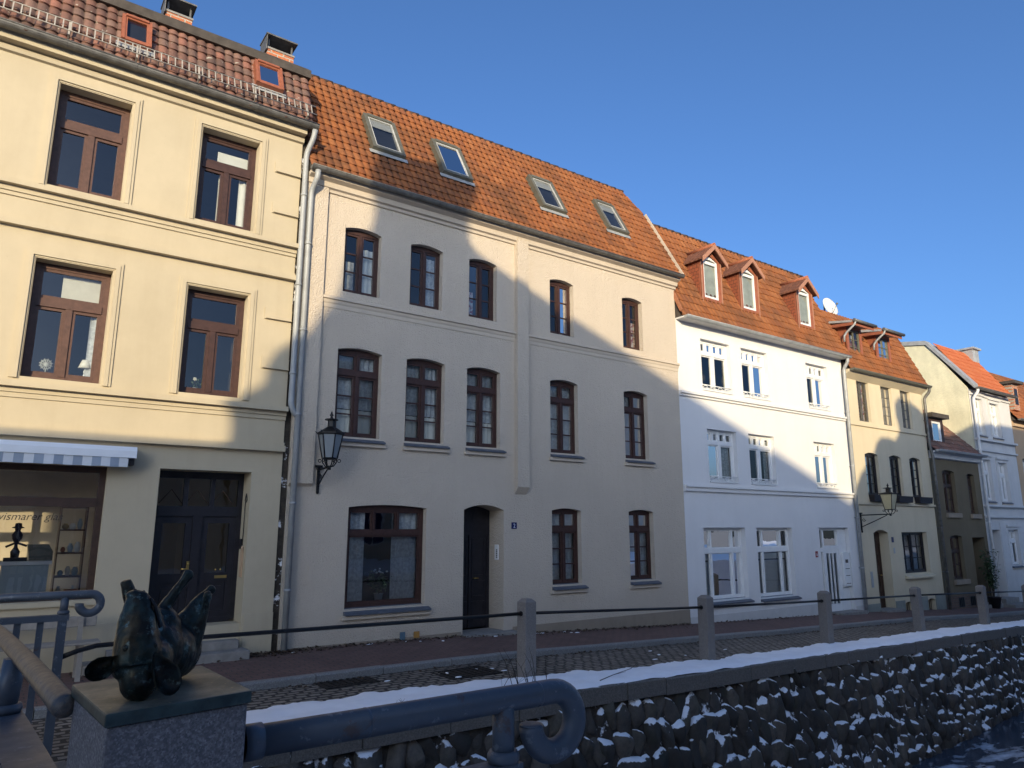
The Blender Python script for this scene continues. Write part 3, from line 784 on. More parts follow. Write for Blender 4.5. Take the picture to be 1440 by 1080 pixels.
# smooth reveal bands are part of the trim
tr = MB()
tr.prism([(YF-.075, 2.74), (YF-.075, 8.3), (YF+.01, 8.3), (YF+.01, 2.68)], 'x', 3.955, 4.36)
tr.build('pilaster', 'cream_stucco', h2); tr = MB()
tr.prism([(YF-.12, 2.82), (YF-.12, 8.3), (YF+.01, 8.3), (YF+.01, 2.66)], 'x', 8.67, 8.97)
tr.build('pilaster', 'cream_stucco', h2)
sc = MB()
for a, b in ((4.365, 8.665), (8.975, X1+.004)):
    sc.prism([(YF+.01, 5.93), (YF-.012, 5.93), (YF-.018, 6.00), (YF-.035, 6.03), (YF-.045, 6.075), (YF-.075, 6.085), (YF-.075, 6.13), (YF-.02, 6.155), (YF+.01, 6.16)], 'x', a, b)
sc.build('string_course', 'cream_smooth', h2)
cn = MB(); cn.prism([(YF+.01, 8.13), (YF-.035, 8.14), (YF-.05, 8.19), (YF-.10, 8.21), (YF-.12, 8.30), (YF-.22, 8.34), (YF-.22, 8.40), (YF+.2, 8.40)], 'x', X0, X1+.02)
cn.build('cornice', 'cream_smooth', h2)
for a, b in ((4.1, 7.40), (8.62, X1+.002)):
    pb = MB(); pb.box(a, b, YF-.03, YF+.01, -1.2, .07); pb.build('plinth', 'tan_plinth', h2)
tc = [[('drape', .62, .95, 0, .8), ('net', .05, .4, .0, .55)], [('net', .55, .95, 0, .9)], [('red', .0, .35, 0, .5)], [('drape', .6, .95, .1, .5)], [('red', .55, .95, 0, .6)]]
for h, c in zip(Th, tc): window(h2, h, 'brown_wood', .05, None, lo=(0, .5, 1), nb=2, cw=.04, mw=.045, bw=.026, curt=c)
mc = [('net', .02, .98, .34, 1.0), ('drape', .0, .45, .0, .33), ('drape', .60, 1., .0, .33)]
for i, h in enumerate(Mh):
    window(h2, h, 'brown_wood', .05, 4.78, .085, (0, .5, 1), (0, .5, 1), 2, 0, 0, .038, .062, .035, (.11, .09), curt=mc if i < 3 else [('net', .02, .98, .02, 1.)])
window(h2, Gb, 'brown_wood', .075, 1.90, .075, (0, .33, .67, 1), (0, 1), 0, 0, 0, .03, .05, .035, (.11, .09), curt=[('net', .03, .27, .02, .98), ('net', .62, .97, .02, .98)], name='wide_window')
for h in Gh: window(h2, h, 'brown_wood', .05, 1.96, .085, (0, .5, 1), (0, .5, 1), 2, 0, 0, .038, .062, .035, (.11, .09), curt=[('net', .02, .98, .02, 1.)])
# door
d = MB(); y = YF+.52; x0, x1 = 7.45, 8.40
for i in range(10):
    a = x0+(x1-x0)*i/10; b = a+(x1-x0)/10
    d.prism([(a, 2.05), (b, 2.05), (b, arc(dr, b)+.01), (a, arc(dr, a)+.01)], 'y', y, y+.08)
d.box(x0-.01, x0+.07, y-.001, y+.08, .02, 2.05); d.box(x1-.07, x1+.01, y-.001, y+.08, .02, 2.05); d.box(x0+.07, x1-.07, y, y+.08, 1.85, 2.05)
d.box(x0+.07, x1-.07, y+.015, y+.07, .05, 1.85)
xm = (x0+x1)/2
d.box(xm-.03, xm+.03, y-.012, y+.016, .05, 1.85)
for a, b in ((x0+.10, xm-.05), (xm+.05, x1-.10)):
    for c, e in ((.15, .55), (.62, .95), (1.02, 1.78)):
        d.box(a, b, y+.002, y+.016, c, c+.04); d.box(a, b, y+.002, y+.016, e-.04, e); d.box(a, a+.04, y+.002, y+.016, c+.04, e-.04); d.box(b-.04, b, y+.002, y+.016, c+.04, e-.04)
for k in range(2): d.box(x0+.12+k*.4, x0+.42+k*.4, y-.006, y+.001, 2.12, 2.32)
do = d.build('door', 'black_wood', h2)
hd = MB(); hd.tube([(xm+.08, y+.0, 1.0), (xm+.08, y-.05, 1.0), (xm+.18, y-.05, 1.0)], .01, 8); hd.build('handle', 'brass', do)
stp = MB(); stp.box(7.40, 8.62, YF-.22, YF+.52, -.6, .02); stp.build('door_step', 'stone_step', h2, .015)
# number plate, bell panel, small plates
npl = MB(); npl.box(8.59, 8.72, YF-.012, YF+.001, 1.975, 2.105); npo = npl.build('number_plate', 'sign_blue', h2, .004)
text_mesh('digit', '2', .115, (8.655, YF-.0135, 2.0), FRONT, 'white_lettering', npo, .001, 0, 'CENTER')
ip = MB(); ip.box(8.372, 8.399, YF+.17, YF+.29, 1.36, 1.66); ipo = ip.build('bell_panel', 'plastic_white', h2, .006)
ib = MB()
for k in range(5): ib.box(8.366, 8.3725, YF+.19, YF+.225, 1.40+k*.036, 1.425+k*.036)
ib.build('bell_button', 'lettering', ipo)
pt = MB(); pt.box(6.12, 6.22, YF-.043, YF-.029, .03, .17); pt.build('hydrant_plate', 'teal_marker', h2)
pt = MB(); pt.box(6.40, 6.51, YF-.043, YF-.029, .05, .16); pt.build('marker_plate', 'orange_marker', h2)
cb = MB(); cb.box(4.39, 4.445, YF-.012, YF+.001, 1.10, 1.38); cb.box(4.30, 4.46, YF-.016, YF+.001, 1.075, 1.098); cb.build('cable_cover', 'cream_smooth', h2, .004)
# roof with four skylights
tiles(h2, 'roof', 'orange_tile', X0-.02, X1+.03, 11.76, 8.44, 60, 3.46, .158, .236, .040, .034, .075, 8, keep=lambda x, z: z < 10.72 or x < 13.88-(z-10.72)*.62)
rb = MB(); rb.prism([(11.82, 8.40), (13.47, 11.32), (20, 11.5), (20, 8.3)], 'x', X0+.01, 13.40); rb.prism([(11.82, 8.40), (13.1, 10.62), (20, 10.7), (20, 8.3)], 'x', 13.401, X1); rb.build('attic', 'bitumen', h2)
rt = MB()
k = 0
while X0+k*.3 < 13.4:
    a = X0+k*.3; rt.tube([(a, 13.49, 11.43), (a+.31, 13.49, 11.44)], [.045, .055], 10); k += 1
rt.build('ridge_tile', 'shaded_ridge', h2)
for xa, xb, za, zb in ((5.33, 6.06, 9.45, 10.50), (6.95, 7.70, 9.41, 10.45), (9.63, 10.37, 9.36, 10.39), (11.73, 12.44, 9.34, 10.33)):
    skylight(h2, xa, xb, 11.76, 8.44, 60, za, zb, 'grey_green_metal', .16, .085, True)
vm = MB(); vm.obox((X1+.035, 11.76+.62-.055, 8.44+1.10), (.007, 0, 0), (0, .5*1.24, .866*1.24), (0, -.036, .021)); vm.build('verge_mortar', 'cream_smooth', h2)
gutter(h2, X0-.02, X1+.03, 11.70, 8.44, .07, 'zinc_dark', .82)
downpipe(h2, [(4.06, 11.70, 8.37), (4.06, 11.71, 8.24), (4.02, 11.89, 8.02), (4.02, 11.89, -.1)], .052, clips=(7.0, 5.4, 3.9, 2.4, 1.0))

# ================================================================== HOUSE 3: white house no. 6
h3 = empty('white_house', (17.8, YF, -.3), 'white plastered house with white windows and three gabled dormers in orange tiled roof', 'house', 'houses along the street')
h3['trim'] = 'white_plaster'
X0, X1 = 13.855, 21.72
AX = [(14.80, 16.02), (16.52, 17.72), (19.68, 20.84)]
Ah = [hole(a, b, 5.58, 6.97, 0, .12) for a, b in AX]
BX = [(14.88, 16.07), (16.61, 17.78), (19.76, 20.88)]
Bh = [hole(a, b, 3.17, 4.54, 0, .12) for a, b in BX]
Ch = [hole(14.53, 16.20, .22, 2.0, 0, .14), hole(16.69, 18.31, .18, 2.0, 0, .14)]
dr = hole(19.66, 21.25, -.9, 2.0, 0, .12)
mb = wall_mb(X0, X1, -1.6, 7.35, Ah+Bh+Ch+[dr]); house_shell(mb, X0, X1, -1.6, 7.35); mb.build('wall', 'white_plaster', h3)
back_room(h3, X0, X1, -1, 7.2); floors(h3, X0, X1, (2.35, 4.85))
bd = MB(); band(bd, X0+.01, X1, 5.38, 5.44, .10); band(bd, X0+.01, X1, 5.32, 5.378, .05); band(bd, X0+.01, X1, 3.0, 3.05, .11); band(bd, X0+.01, X1, 2.90, 2.998, .06)
bd.build('string_course', 'white_plaster', h3)
so3 = MB(); so3.box(X0+.01, X1-.005, YF-.27, YF+.2, 7.33, 7.37); so3.build('eave_board', 'grey_white_plaster', h3)
pl = MB(); pl.box(X0+.01, 19.6, YF-.03, YF+.01, -1.6, -.12); pl.build('plinth', 'grey_white_plaster', h3); pl = MB(); pl.box(21.3, X1, YF-.03, YF+.01, -1.6, -.3); pl.build('plinth', 'grey_white_plaster', h3)
wc = [[('drape', .5, .53, 0, .3)], [('drape', .5, .95, 0, .95)], [('drape', .45, .95, 0, .8)], [('net', .05, .95, .0, .95)], [('net', .8, .95, 0, .9)], [('net', .7, .95, 0, .9)]]
for i, h in enumerate(Ah+Bh):
    w = window(h3, h, 'white_paint', .07, h['z0']+1.02, .085, (0, .25, .5, .75, 1), (0, .5, 1), 0, 0, 0, .035, .10, .055, curt=wc[i])
    g = MB(); x0, x1, z = h['x0'], h['x1'], h['z0']
    yy = YF+.03
    g.tube([(x0, yy, z+.14), (x1, yy, z+.14)], .014, 6)
    for k in range(4):
        xc = x0+(x1-x0)*(k+.5)/4
        g.tube([(xc+.09*math.cos(t*math.pi/6), yy, z+.07+.05*math.sin(t*math.pi/6)) for t in range(0, 11)], .010, 6)
    g.build('flower_rail', 'white_paint', w)
    s = MB(); s.box(x0, x1+.02, YF-.03, YF+.12, z-.02, z+.004); s.build('sill', 'white_paint', w)
for h in Ch:
    window(h3, h, 'white_paint', .07, 1.42, .12, (0, .22, .78, 1), (0, .22, .78, 1), 0, 0, 0, .02, .07, .06, (.12, .06), curt=[('blind', .04, .96, .02, .53), ('roller', .04, .96, .54, .62)])
# entrance
y = YF+.12; d = MB(); x0, x1 = 19.66, 21.25
a, b = 20.06, 20.80
d.box(x0-.01, x0+.08, y, y+.08, -.6, 2.01); d.box(a-.08, a, y, y+.08, -.6, 2.01); d.box(x0+.08, a-.08, y, y+.08, 1.30, 1.42); d.box(x0+.08, a-.08, y+.002, y+.08, -.6, -.42)
d.box(b, b+.08, y, y+.08, -.6, 2.01); d.box(a, b, y, y+.08, 1.35, 1.47); d.box(a, b, y, y+.08, 1.92, 2.01); d.box(x0+.08, a-.08, y, y+.08, 1.92, 2.01)
d.box(a, a+.09, y+.012, y+.07, -.5, 1.35); d.box(b-.09, b, y+.012, y+.07, -.5, 1.35); d.box(a+.09, b-.09, y+.012, y+.07, -.5, -.20); d.box(a+.09, b-.09, y+.012, y+.07, 1.25, 1.35)
for k in (1, 2): xm = a+.09+(b-a-.18)*k/3; d.box(xm-.02, xm+.02, y+.014, y+.068, -.20, 1.25)
d.box(b+.08, x1+.01, y+.004, y+.08, -.6, 2.01)
do = d.build('door', 'white_paint', h3)
g = MB()
for (p, q, r_, s) in ((a+.09, b-.09, -.2, 1.25), (a, b, 1.47, 1.92), (x0+.08, a-.08, 1.42, 1.92), (x0+.08, a-.08, -.42, 1.30)): g.quad((p, y+.045, r_), (q, y+.045, r_), (q, y+.045, s), (p, y+.045, s))
g.build('pane', 'window_glass', do)
mbx = MB(); mbx.box(20.90, 21.23, y-.09, y+.004, .28, 1.27); mo = mbx.build('mailbox_panel', 'plastic_white', h3, .008)
mm = MB(); mm.box(20.98, 21.12, y-.096, y-.089, .96, 1.06); mm.build('intercom_grille', 'lettering', mo)
mm = MB()
for z in (.35, .58, .78): mm.box(20.95, 21.18, y-.094, y-.0895, z, z+.02)
mm.build('letter_slot', 'zinc_dark', mo)
nb = MB(); nb.box(19.38, 19.50, YF-.012, YF+.001, 1.16, 1.33); nbo = nb.build('number_plate', 'red_enamel', h3, .004)
text_mesh('digit', '6', .14, (19.44, YF-.0135, 1.195), FRONT, 'white_lettering', nbo, .001, 0, 'CENTER')
st_ = MB(); st_.box(20.0, 21.3, YF-.35, YF+.115, -1.2, -.40); st_.build('door_step', 'stone_step', h3, .015)
# roof
RA = 65
tiles(h3, 'roof', 'orange_tile', X0-.02, X1+.03, 11.77, 7.42, RA, 3.45, .18, .27, .040, .032, .07, 7)
rb = MB(); rb.prism([(11.83, 7.38), (13.2, 10.45), (20, 10.7), (20, 7.3)], 'x', X0+.03, X1-.01); rb.build('attic', 'bitumen', h3)
rt = MB(); k = 0
while X0+k*.3 < X1:
    a = X0+k*.3; rt.tube([(a, 13.24, 10.57), (a+.31, 13.24, 10.58)], [.045, .055], 10); k += 1
rt.build('ridge_tile', 'shaded_ridge', h3)
vg = MB(); vg.obox((X0-.005, 12.455, 8.97), (.018, 0, 0), (0, math.cos(R(65))*1.6, math.sin(R(65))*1.6), (0, -.045*math.sin(R(65)), .045*math.cos(R(65)))); vg.build('verge_mortar', 'dormer_trim_early', h3)
gutter(h3, X0+.02, X1+.0, 11.68, 7.38, .07, 'zinc', .8)
downpipe(h3, [(21.62, 11.71, 7.32), (21.62, 11.72, 7.2), (21.64, 11.88, 7.0), (21.64, 11.88, -.6)], .052, 'zinc', clips=(5.6, 3.9, 2.3, .8))
def gable_dormer(xc):
    yf = 12.06; w = .42; zb, ze, zp = 8.10, 9.33, 9.70
    f = MB()
    # front face frame of red boards around the window
    f.box(xc-w, xc-w+.11, yf, yf+.08, zb, ze); f.box(xc+w-.11, xc+w, yf, yf+.08, zb, ze); f.box(xc-w+.11, xc+w-.11, yf, yf+.08, zb, zb+.12)
    f.prism([(xc-w, ze), (xc-w+.11, ze), (xc, zp-.23), (xc, zp-.08)], 'y', yf, yf+.08); f.prism([(xc+w, ze), (xc, zp-.08), (xc, zp-.23), (xc+w-.11, ze)], 'y', yf, yf+.08)
    o = f.build('dormer', 'terracotta_frame', h3)
    t = math.tan(R(RA)); yr = lambda z: 11.77+(z-7.42)/t+.08
    for s in (-1, 1):
        c = MB()
        xo = xc+s*w
        c.prism([(yf+.081, zb), (yf+.081, ze), (yr(ze), ze), (yr(zb), zb)], 'x', xo-.02 if s > 0 else xo, xo if s > 0 else xo+.02)
        c.build('cheek', 'cheek_tile', o)
        ed = MB(); ed.box(xc+s*w-.02, xc+s*w+.02, yf-.02, yf-.001, zb-.05, ze)
        ed.build('corner_trim', 'dormer_trim', o)
    wf = MB(); a, b = xc-w+.11, xc+w-.11
    y = yf+.03
    wf.box(a, a+.06, y, y+.05, zb+.12, ze); wf.box(b-.06, b, y, y+.05, zb+.12, ze); wf.box(a+.06, b-.06, y, y+.05, zb+.12, zb+.19); wf.box(a+.06, b-.06, y-.004, y+.05, ze-.11, ze-.03)
    wf.prism([(a, ze), (a+.075, ze), (xc, zp-.33), (xc, zp-.25)], 'y', y, y+.05); wf.prism([(b, ze), (xc, zp-.25), (xc, zp-.33), (b-.075, ze)], 'y', y, y+.05)
    wo = wf.build('window', 'white_paint', o)
    p = MB(); p.add([(a+.06, y+.03, zb+.19), (b-.06, y+.03, zb+.19), (b-.06, y+.03, ze), (xc, y+.03, zp-.33), (a+.06, y+.03, ze)], [(0, 1, 2, 3, 4)]); p.build('pane', 'window_glass', wo)
    bk = MB(); bk.prism([(a+.01, zb+.12), (b-.01, zb+.12), (b-.01, ze), (xc, zp-.34), (a+.01, ze)], 'y', y+.06, y+.065); bk.build('blind', 'dormer_blind', wo)
    r = MB()
    ov = .10
    for s in (-1, 1):
        dx = w+ov; dz = (zp-ze)/w*dx
        n = 7
        for k in range(n):
            y0 = yf-.16+k*(yr(zp)-yf+.16)/n; y1 = y0+(yr(zp)-yf+.16)/n+.02
            h = .014*(1 if k % 2 else 0)
            r.prism([(xc, zp+.05+h), (xc+s*dx, zp-dz+.05+h), (xc+s*dx, zp-dz+.005), (xc, zp+.005)], 'y', y0, y1)
    r.build('dormer_roof', 'mossy_tile', o)
    bb = MB()
    for s in (-1, 1):
        dx = w+ov+.02; dz = (zp-ze)/w*dx
        bb.prism([(xc, zp+.075), (xc+s*dx, zp-dz+.075), (xc+s*dx, zp-dz-.07), (xc, zp-.07)], 'y', yf-.19, yf-.162)
    bb.build('barge_board', 'dormer_trim', o)
    rg = MB(); rg.tube([(xc, yf-.18, zp+.06), (xc, yr(zp), zp+.06)], .06, 8); rg.build('dormer_ridge', 'orange_tile_plain', o)
plain('dormer_trim', (.34, .165, .105), .7, 0, .15, 8, .1, 60)
plain('mossy_tile', (.16, .065, .038), .85, 0, .45, 12, .5, 50)
plain('dormer_blind', (.42, .43, .38), .9, 0, .2, 3, 0)
bricks('cheek_tile', (.33, .095, .045), (.28, .082, .04), (.10, .04, .025), .13, .10, .008, (1, 2), .6, .15)
plain('orange_tile_plain', (.30, .10, .048), .8, 0, .3, 14, .4, 60)
for xc in (15.49, 17.19, 20.02): gable_dormer(xc)

# ================================================================== HOUSE 4: pale yellow house
h4 = empty('narrow_house', (24.4, YF, -.6), 'pale yellow narrow house with black barred windows, flower boxes and two flat dormers', 'house', 'houses along the street')
h4['trim'] = 'pale_yellow_plaster'
X0, X1 = 21.73, 27.0
Uh = [hole(a, b, 5.41, 6.75, 0, .09) for a, b in ((22.54, 23.28), (24.08, 24.80), (25.41, 26.10))]
Vh = [hole(a, b, 3.03, 4.33, .07, .10) for a, b in ((22.63, 23.44), (24.18, 24.96), (25.55, 26.33))]
Xh = hole(24.47, 26.20, .52, 1.85, 0, .14)
dr = hole(22.70, 23.60, -.95, 1.83, .10, .30)
cl = [hole(25.78, 26.28, -.72, -.40, .06, .3), hole(24.25, 24.70, -.72, -.42, .06, .3)]
mb = wall_mb(X0, X1, -1.8, 6.95, Uh+Vh+[Xh, dr]+cl); house_shell(mb, X0, X1, -1.8, 6.95); mb.build('wall', 'pale_yellow_plaster', h4)
back_room(h4, X0, X1, -1.2, 6.9); floors(h4, X0, X1, (2.3, 4.75))
bd = MB(); band(bd, X0+.01, X1+.004, 5.24, 5.31, .05); band(bd, X0+.01, X1+.004, 2.72, 2.79, .06)
bd.prism([(YF+.01, 6.75), (YF-.06, 6.80), (YF-.22, 6.92), (YF-.24, 7.0), (YF+.2, 7.0)], 'x', X0, X1+.02)
bd.build('string_course', 'pale_yellow_plaster', h4)
for a, b, zt in ((X0+.01, 22.66, -.30), (23.64, 24.2, -.30), (24.74, 25.73, -.25), (26.32, X1, -.25)):
    pl = MB(); pl.box(a, b, YF-.03, YF+.01, -1.8, zt); pl.build('plinth', 'grey_green_plinth', h4)
for i, h in enumerate(Uh): window(h4, h, 'zinc_dark', .03, None, lo=(0, .5, 1), nb=3, cw=.018, mw=.025, bw=.018, curt=[('red' if i == 0 else 'net', .02, .98, 0, 1.)])
for i, h in enumerate(Vh): window(h4, h, 'black_wood', .045, None, lo=(0, .5, 1), nb=3, cw=.035, mw=.04, curt=[('net', .02, .98, 0, 1.)])
xw = window(h4, Xh, 'black_wood', .05, None, lo=(0, .5, 1), nb=2, vb=1, cw=.05, mw=.07, curt=[('net', .02, .98, 0, 1.)], name='wide_window')
s = MB(); s.prism([(YF-.13, .36), (YF-.13, .42), (YF+.135, .52), (YF+.135, .36)], 'x', 24.43, 26.30); s.build('sill', 'pale_yellow_plaster', xw)
for c in cl:
    k = MB(); k.box(c['x0']-.02, c['x1']+.02, YF+.3, YF+.34, c['z0'], c['z1']+.1)
    for j in range(4): xx = c['x0']+.08+j*.11; k.tube([(xx, YF+.1, c['z0']), (xx, YF+.1, c['z1']+.03)], .01, 6)
    k.build('cellar_grille', 'black_iron', h4)
d = MB(); y = YF+.30; x0, x1 = 22.70, 23.60
d.box(x0-.01, x0+.07, y, y+.08, -.5, 1.95); d.box(x1-.07, x1+.01, y, y+.08, -.5, 1.95); d.box(x0+.07, x1-.07, y, y+.08, 1.5, 1.95)
d.box(x0+.07, x1-.07, y+.02, y+.06, -.5, 1.5)
for zz in (-.4, .1, .75):
    d.box(x0+.15, x1-.15, y+.004, y+.02, zz, zz+.04); d.box(x0+.15, x1-.15, y+.004, y+.02, zz+.38, zz+.42); d.box(x0+.15, x0+.19, y+.004, y+.02, zz+.04, zz+.38); d.box(x1-.19, x1-.15, y+.004, y+.02, zz+.04, zz+.38)
do = d.build('door', 'dark_brown_wood', h4)
k = MB(); k.tube([(x1-.13, y+.02, .5), (x1-.13, y-.05, .5), (x1-.24, y-.05, .5)], .012, 8); k.build('handle', 'brass', do)
st_ = MB(); st_.box(22.6, 23.70, YF-.25, YF+.295, -1.3, -.50); st_.box(22.60, 23.7, YF-.50, YF-.251, -1.3, -.62); st_.build('door_step', 'stone_step', h4, .012)
k = MB(); k.box(23.78, 23.91, YF-.012, YF+.001, 1.53, 1.70); ko = k.build('number_plate', 'sign_blue', h4, .004)
k = MB(); k.box(23.84, 23.94, YF-.008, YF+.001, 1.18, 1.36); k.build('name_plate', 'zinc', h4, .003)
k = MB(); k.box(22.28, 22.42, YF-.008, YF+.001, .18, .66)
for j in range(8): k.box(22.29, 22.41, YF-.014, YF-.0075, .21+j*.054, .235+j*.054)
k.build('vent_grille', 'zinc', h4)
RA4 = 66
tiles(h4, 'roof', 'orange_tile', X0+.03, X1+.04, 11.76, 7.03, RA4, 2.45, .18, .27, .040, .032, .07, 7)
rb = MB(); rb.prism([(11.82, 7.0), (12.78, 9.18), (20, 9.3), (20, 6.9)], 'x', X0+.04, X1-.01); rb.build('attic', 'bitumen', h4)
gutter(h4, X0+.05, X1+.06, 11.70, 7.02, .08, 'grey_green_metal', .9)
downpipe(h4, [(27.0, 11.70, 6.95), (27.0, 11.72, 6.82), (26.94, 11.89, 6.6), (26.94, 11.89, 4.9), (27.02, 11.86, 4.5), (27.02, 11.86, -.9)], .05, 'zinc_dark', clips=(5.8, 3.6, 2.0, .5))
def shed_dormer(xa, xb):
    yf = 12.02; zb, zt = 7.55, 8.62
    t = math.tan(R(RA4)); yr = lambda z: 11.76+(z-7.03)/t+.06
    f = MB(); f.box(xa, xa+.12, yf, yf+.08, zb, zt); f.box(xb-.12, xb, yf, yf+.08, zb, zt); f.box(xa+.12, xb-.12, yf, yf+.08, zt-.1, zt)
    for s in (xa, xb-.03): f.prism([(yf+.081, zb), (yf+.081, zt), (yr(zt), zt), (yr(zb), zb)], 'x', s, s+.03)
    o = f.build('dormer', 'terracotta_frame', h4)
    w = MB(); y = yf+.03; a, b = xa+.12, xb-.12
    w.box(a, a+.07, y, y+.05, zb, zt-.1); w.box(b-.07, b, y, y+.05, zb, zt-.1); w.box(a+.07, b-.07, y, y+.05, zb, zb+.10); w.box(a+.07, b-.07, y, y+.05, zt-.17, zt-.1)
    xm = (a+b)/2; w.box(xm-.02, xm+.02, y, y+.05, zb+.10, zt-.17)
    for k in (1, 2): z = zb+.1+(zt-.27-zb)*k/3; w.box(a+.07, xm-.02, y+.01, y+.04, z-.012, z+.012); w.box(xm+.02, b-.07, y+.01, y+.04, z-.012, z+.012)
    wo = w.build('window', 'grey_green_metal', o)
    p = MB(); p.quad((a+.07, y+.03, zb+.1), (b-.07, y+.03, zb+.1), (b-.07, y+.03, zt-.17), (a+.07, y+.03, zt-.17)); p.build('pane', 'window_glass', wo)
    curtain_mb(a+.07, b-.07, zb+.1, zt-.2, y+.18, 9, .015).build('curtain', 'net_curtain', wo)
    r = MB(); r.prism([(yf-.32, zt-.02), (yf-.32, zt+.05), (yr(zt)+.9, zt+.36), (yr(zt)+.9, zt+.28)], 'x', xa-.2, xb+.22); ro = r.build('dormer_roof', 'zinc', o)
    e = MB(); e.box(xa-.19, xb+.21, yf-.34, yf-.322, zt-.10, zt+.06); e.prism([(yf-.32, zt-.12), (yf-.32, zt-.022), (yr(zt)+.05, zt+.06), (yr(zt)+.02, zt-.04)], 'x', xa-.195, xa-.16)
    e.build('fascia', 'terracotta_frame', o)
    gm = MB(); gm.tube([(xa-.2, yf-.40, zt+.04), (xb+.24, yf-.40, zt+.04)], .055, 10); gm.build('gutter', 'zinc_dark', o)
    dm = MB(); dm.tube([(xa-.12, yf-.40, zt+.02), (xa-.13, yf-.38, zt-.08), (xa-.18, yf-.10, zt-.32), (xa-.19, yf-.02, zt-.42), (xa-.19, yf-.0, zt-.62)], .035, 8); dm.build('downpipe', 'galvanised_pipe', o)
shed_dormer(22.28, 23.22); shed_dormer(24.16, 25.12)

# ================================================================== HOUSE 5: low olive house
h5 = empty('low_house', (29.0, YF, -.8), 'low olive brown house with roof coloured dark for shade and one small dormer window', 'house', 'houses along the street')
X0, X1 = 27.05, 31.02
hs = [hole(27.89, 28.86, 2.53, 4.02, .06, .13), hole(29.88, 30.52, 2.51, 3.97, .05, .13), hole(27.90, 28.86, .19, 1.68, .05, .13), hole(29.70, 30.76, -1.2, 1.64, 0, .6)]
mb = wall_mb(X0, X1, -2, 4.75, hs); house_shell(mb, X0, X1, -2, 4.75); mb.build('wall', 'olive_plaster', h5)
back_room(h5, X0, X1, -1.4, 4.7); floors(h5, X0, X1, (2.0,))
for h in hs[:3]:
    w = window(h5, h, 'dark_brown_wood', .05, h['z0']+.98, .08, (0, .5, 1), (0, .5, 1), 1, 0, 0, .04, .07, .05, curt=[('net', .1, .9, 0, 1)])
    s = MB(); s.box(h['x0']-.05, h['x1']+.1, YF-.08, YF+.125, h['z0']-.17, h['z0']-.01); s.build('sill', 'tan_plinth', w)
d = MB(); y = YF+.6
d.box(29.69, 30.77, y, y+.06, -1.0, 1.65); d.box(29.85, 30.6, y-.02, y+.001, -.8, .4); d.box(29.85, 30.6, y-.02, y+.001, .55, 1.35); d.build('door', 'dark_brown_wood', h5)
k = MB(); k.box(29.6, 30.9, YF-.3, YF+.6, -1.5, -.75); k.build('door_step', 'stone_step', h5, .012)
for xx in (28.0, 28.9):
    k = MB(); k.box(xx, xx+.45, YF-.015, YF+.02, -.75, -.42)
    for j in range(3): k.box(xx+.08+j*.13, xx+.10+j*.13, YF-.03, YF-.014, -.74, -.43)
    k.build('cellar_grille', 'black_iron', h5)
pl = MB(); pl.box(X0, 29.6, YF-.012, YF+.01, -2, -.35); pl.build('plinth', 'old_brick', h5)
tiles(h5, 'roof', 'brown_tile', X0, X1, 11.75, 4.72, 46, 3.0, .2, .29, .022, .02, .03, 5)  # darker tile puts this roof's shade into its colour
rb = MB(); rb.prism([(11.85, 4.68), (13.8, 6.75), (20, 6.8), (20, 4.6)], 'x', X0+.01, X1-.01); rb.build('attic', 'bitumen', h5)
cn = MB(); cn.prism([(YF+.01, 4.45), (YF-.1, 4.48), (YF-.14, 4.62), (YF-.22, 4.66), (YF-.22, 4.72), (YF+.2, 4.74)], 'x', X0, X1); cn.build('cornice', 'grey_white_plaster', h5)
gutter(h5, X0, X1, 11.69, 4.74, .08, 'zinc', .9)
xa, xb, yf, zb, zt = 27.62, 28.72, 12.12, 5.0, 6.0
d = MB(); d.box(xa, xa+.2, yf, yf+.08, zb, zt); d.box(xb-.2, xb, yf, yf+.08, zb, zt); d.box(xa+.2, xb-.2, yf, yf+.08, zb, zb+.12); d.box(xa+.2, xb-.2, yf, yf+.08, zt-.12, zt)
d.box(xa, xa+.04, yf+.081, 13.2, zb, zt); d.box(xb-.04, xb, yf+.081, 13.2, zb, zt)
do = d.build('dormer', 'dark_brown_wood', h5)
p = MB(); p.box(xa+.2, xa+.27, yf+.01, yf+.06, zb+.12, zt-.12); p.box(xb-.27, xb-.2, yf+.01, yf+.06, zb+.12, zt-.12); p.box(xa+.27, xb-.27, yf+.01, yf+.06, zb+.12, zb+.19); p.box(xa+.27, xb-.27, yf+.01, yf+.06, zt-.19, zt-.12)
po = p.build('window', 'white_paint', do)
p = MB(); p.quad((xa+.27, yf+.04, zb+.19), (xb-.27, yf+.04, zb+.19), (xb-.27, yf+.04, zt-.19), (xa+.27, yf+.04, zt-.19)); p.build('pane', 'roof_glass', po)
p = MB(); p.box(xa-.12, xb+.12, yf-.2, 13.6, zt+.001, zt+.16); p.build('dormer_roof', 'bitumen', do)

# ================================================================== HOUSE 6: grey-white house with lime gable
h6 = empty('gable_house', (33, YF, -1), 'tall grey white house with a bare pale green gable wall and bright red tiles', 'house', 'houses along the street')
X0, X1 = 31.03, 34.9
hs = [hole(31.45, 32.10, 5.66, 7.12, 0, .1), hole(32.80, 33.66, 5.66, 7.05, 0, .1), hole(31.45, 32.15, 3.05, 4.66, 0, .1), hole(32.84, 33.72, 3.04, 4.60, 0, .1), hole(32.98, 33.92, .54, 1.92, 0, .1), hole(31.3, 32.25, -1.2, 1.92, 0, .5)]
mb = wall_mb(X0, X1, -2, 7.45, hs); mb.build('wall', 'grey_white_plaster', h6)
gb = MB()
gp = [(YF+.02, -2), (YF+.02, 7.5), (12.1, 7.62), (13.36, 9.50), (14.6, 9.72), (20, 9.9), (20, -2)]
gb.prism(gp, 'x', X0-.04, X0+.02); gb.build('gable_wall', 'lime_gable_plaster', h6)
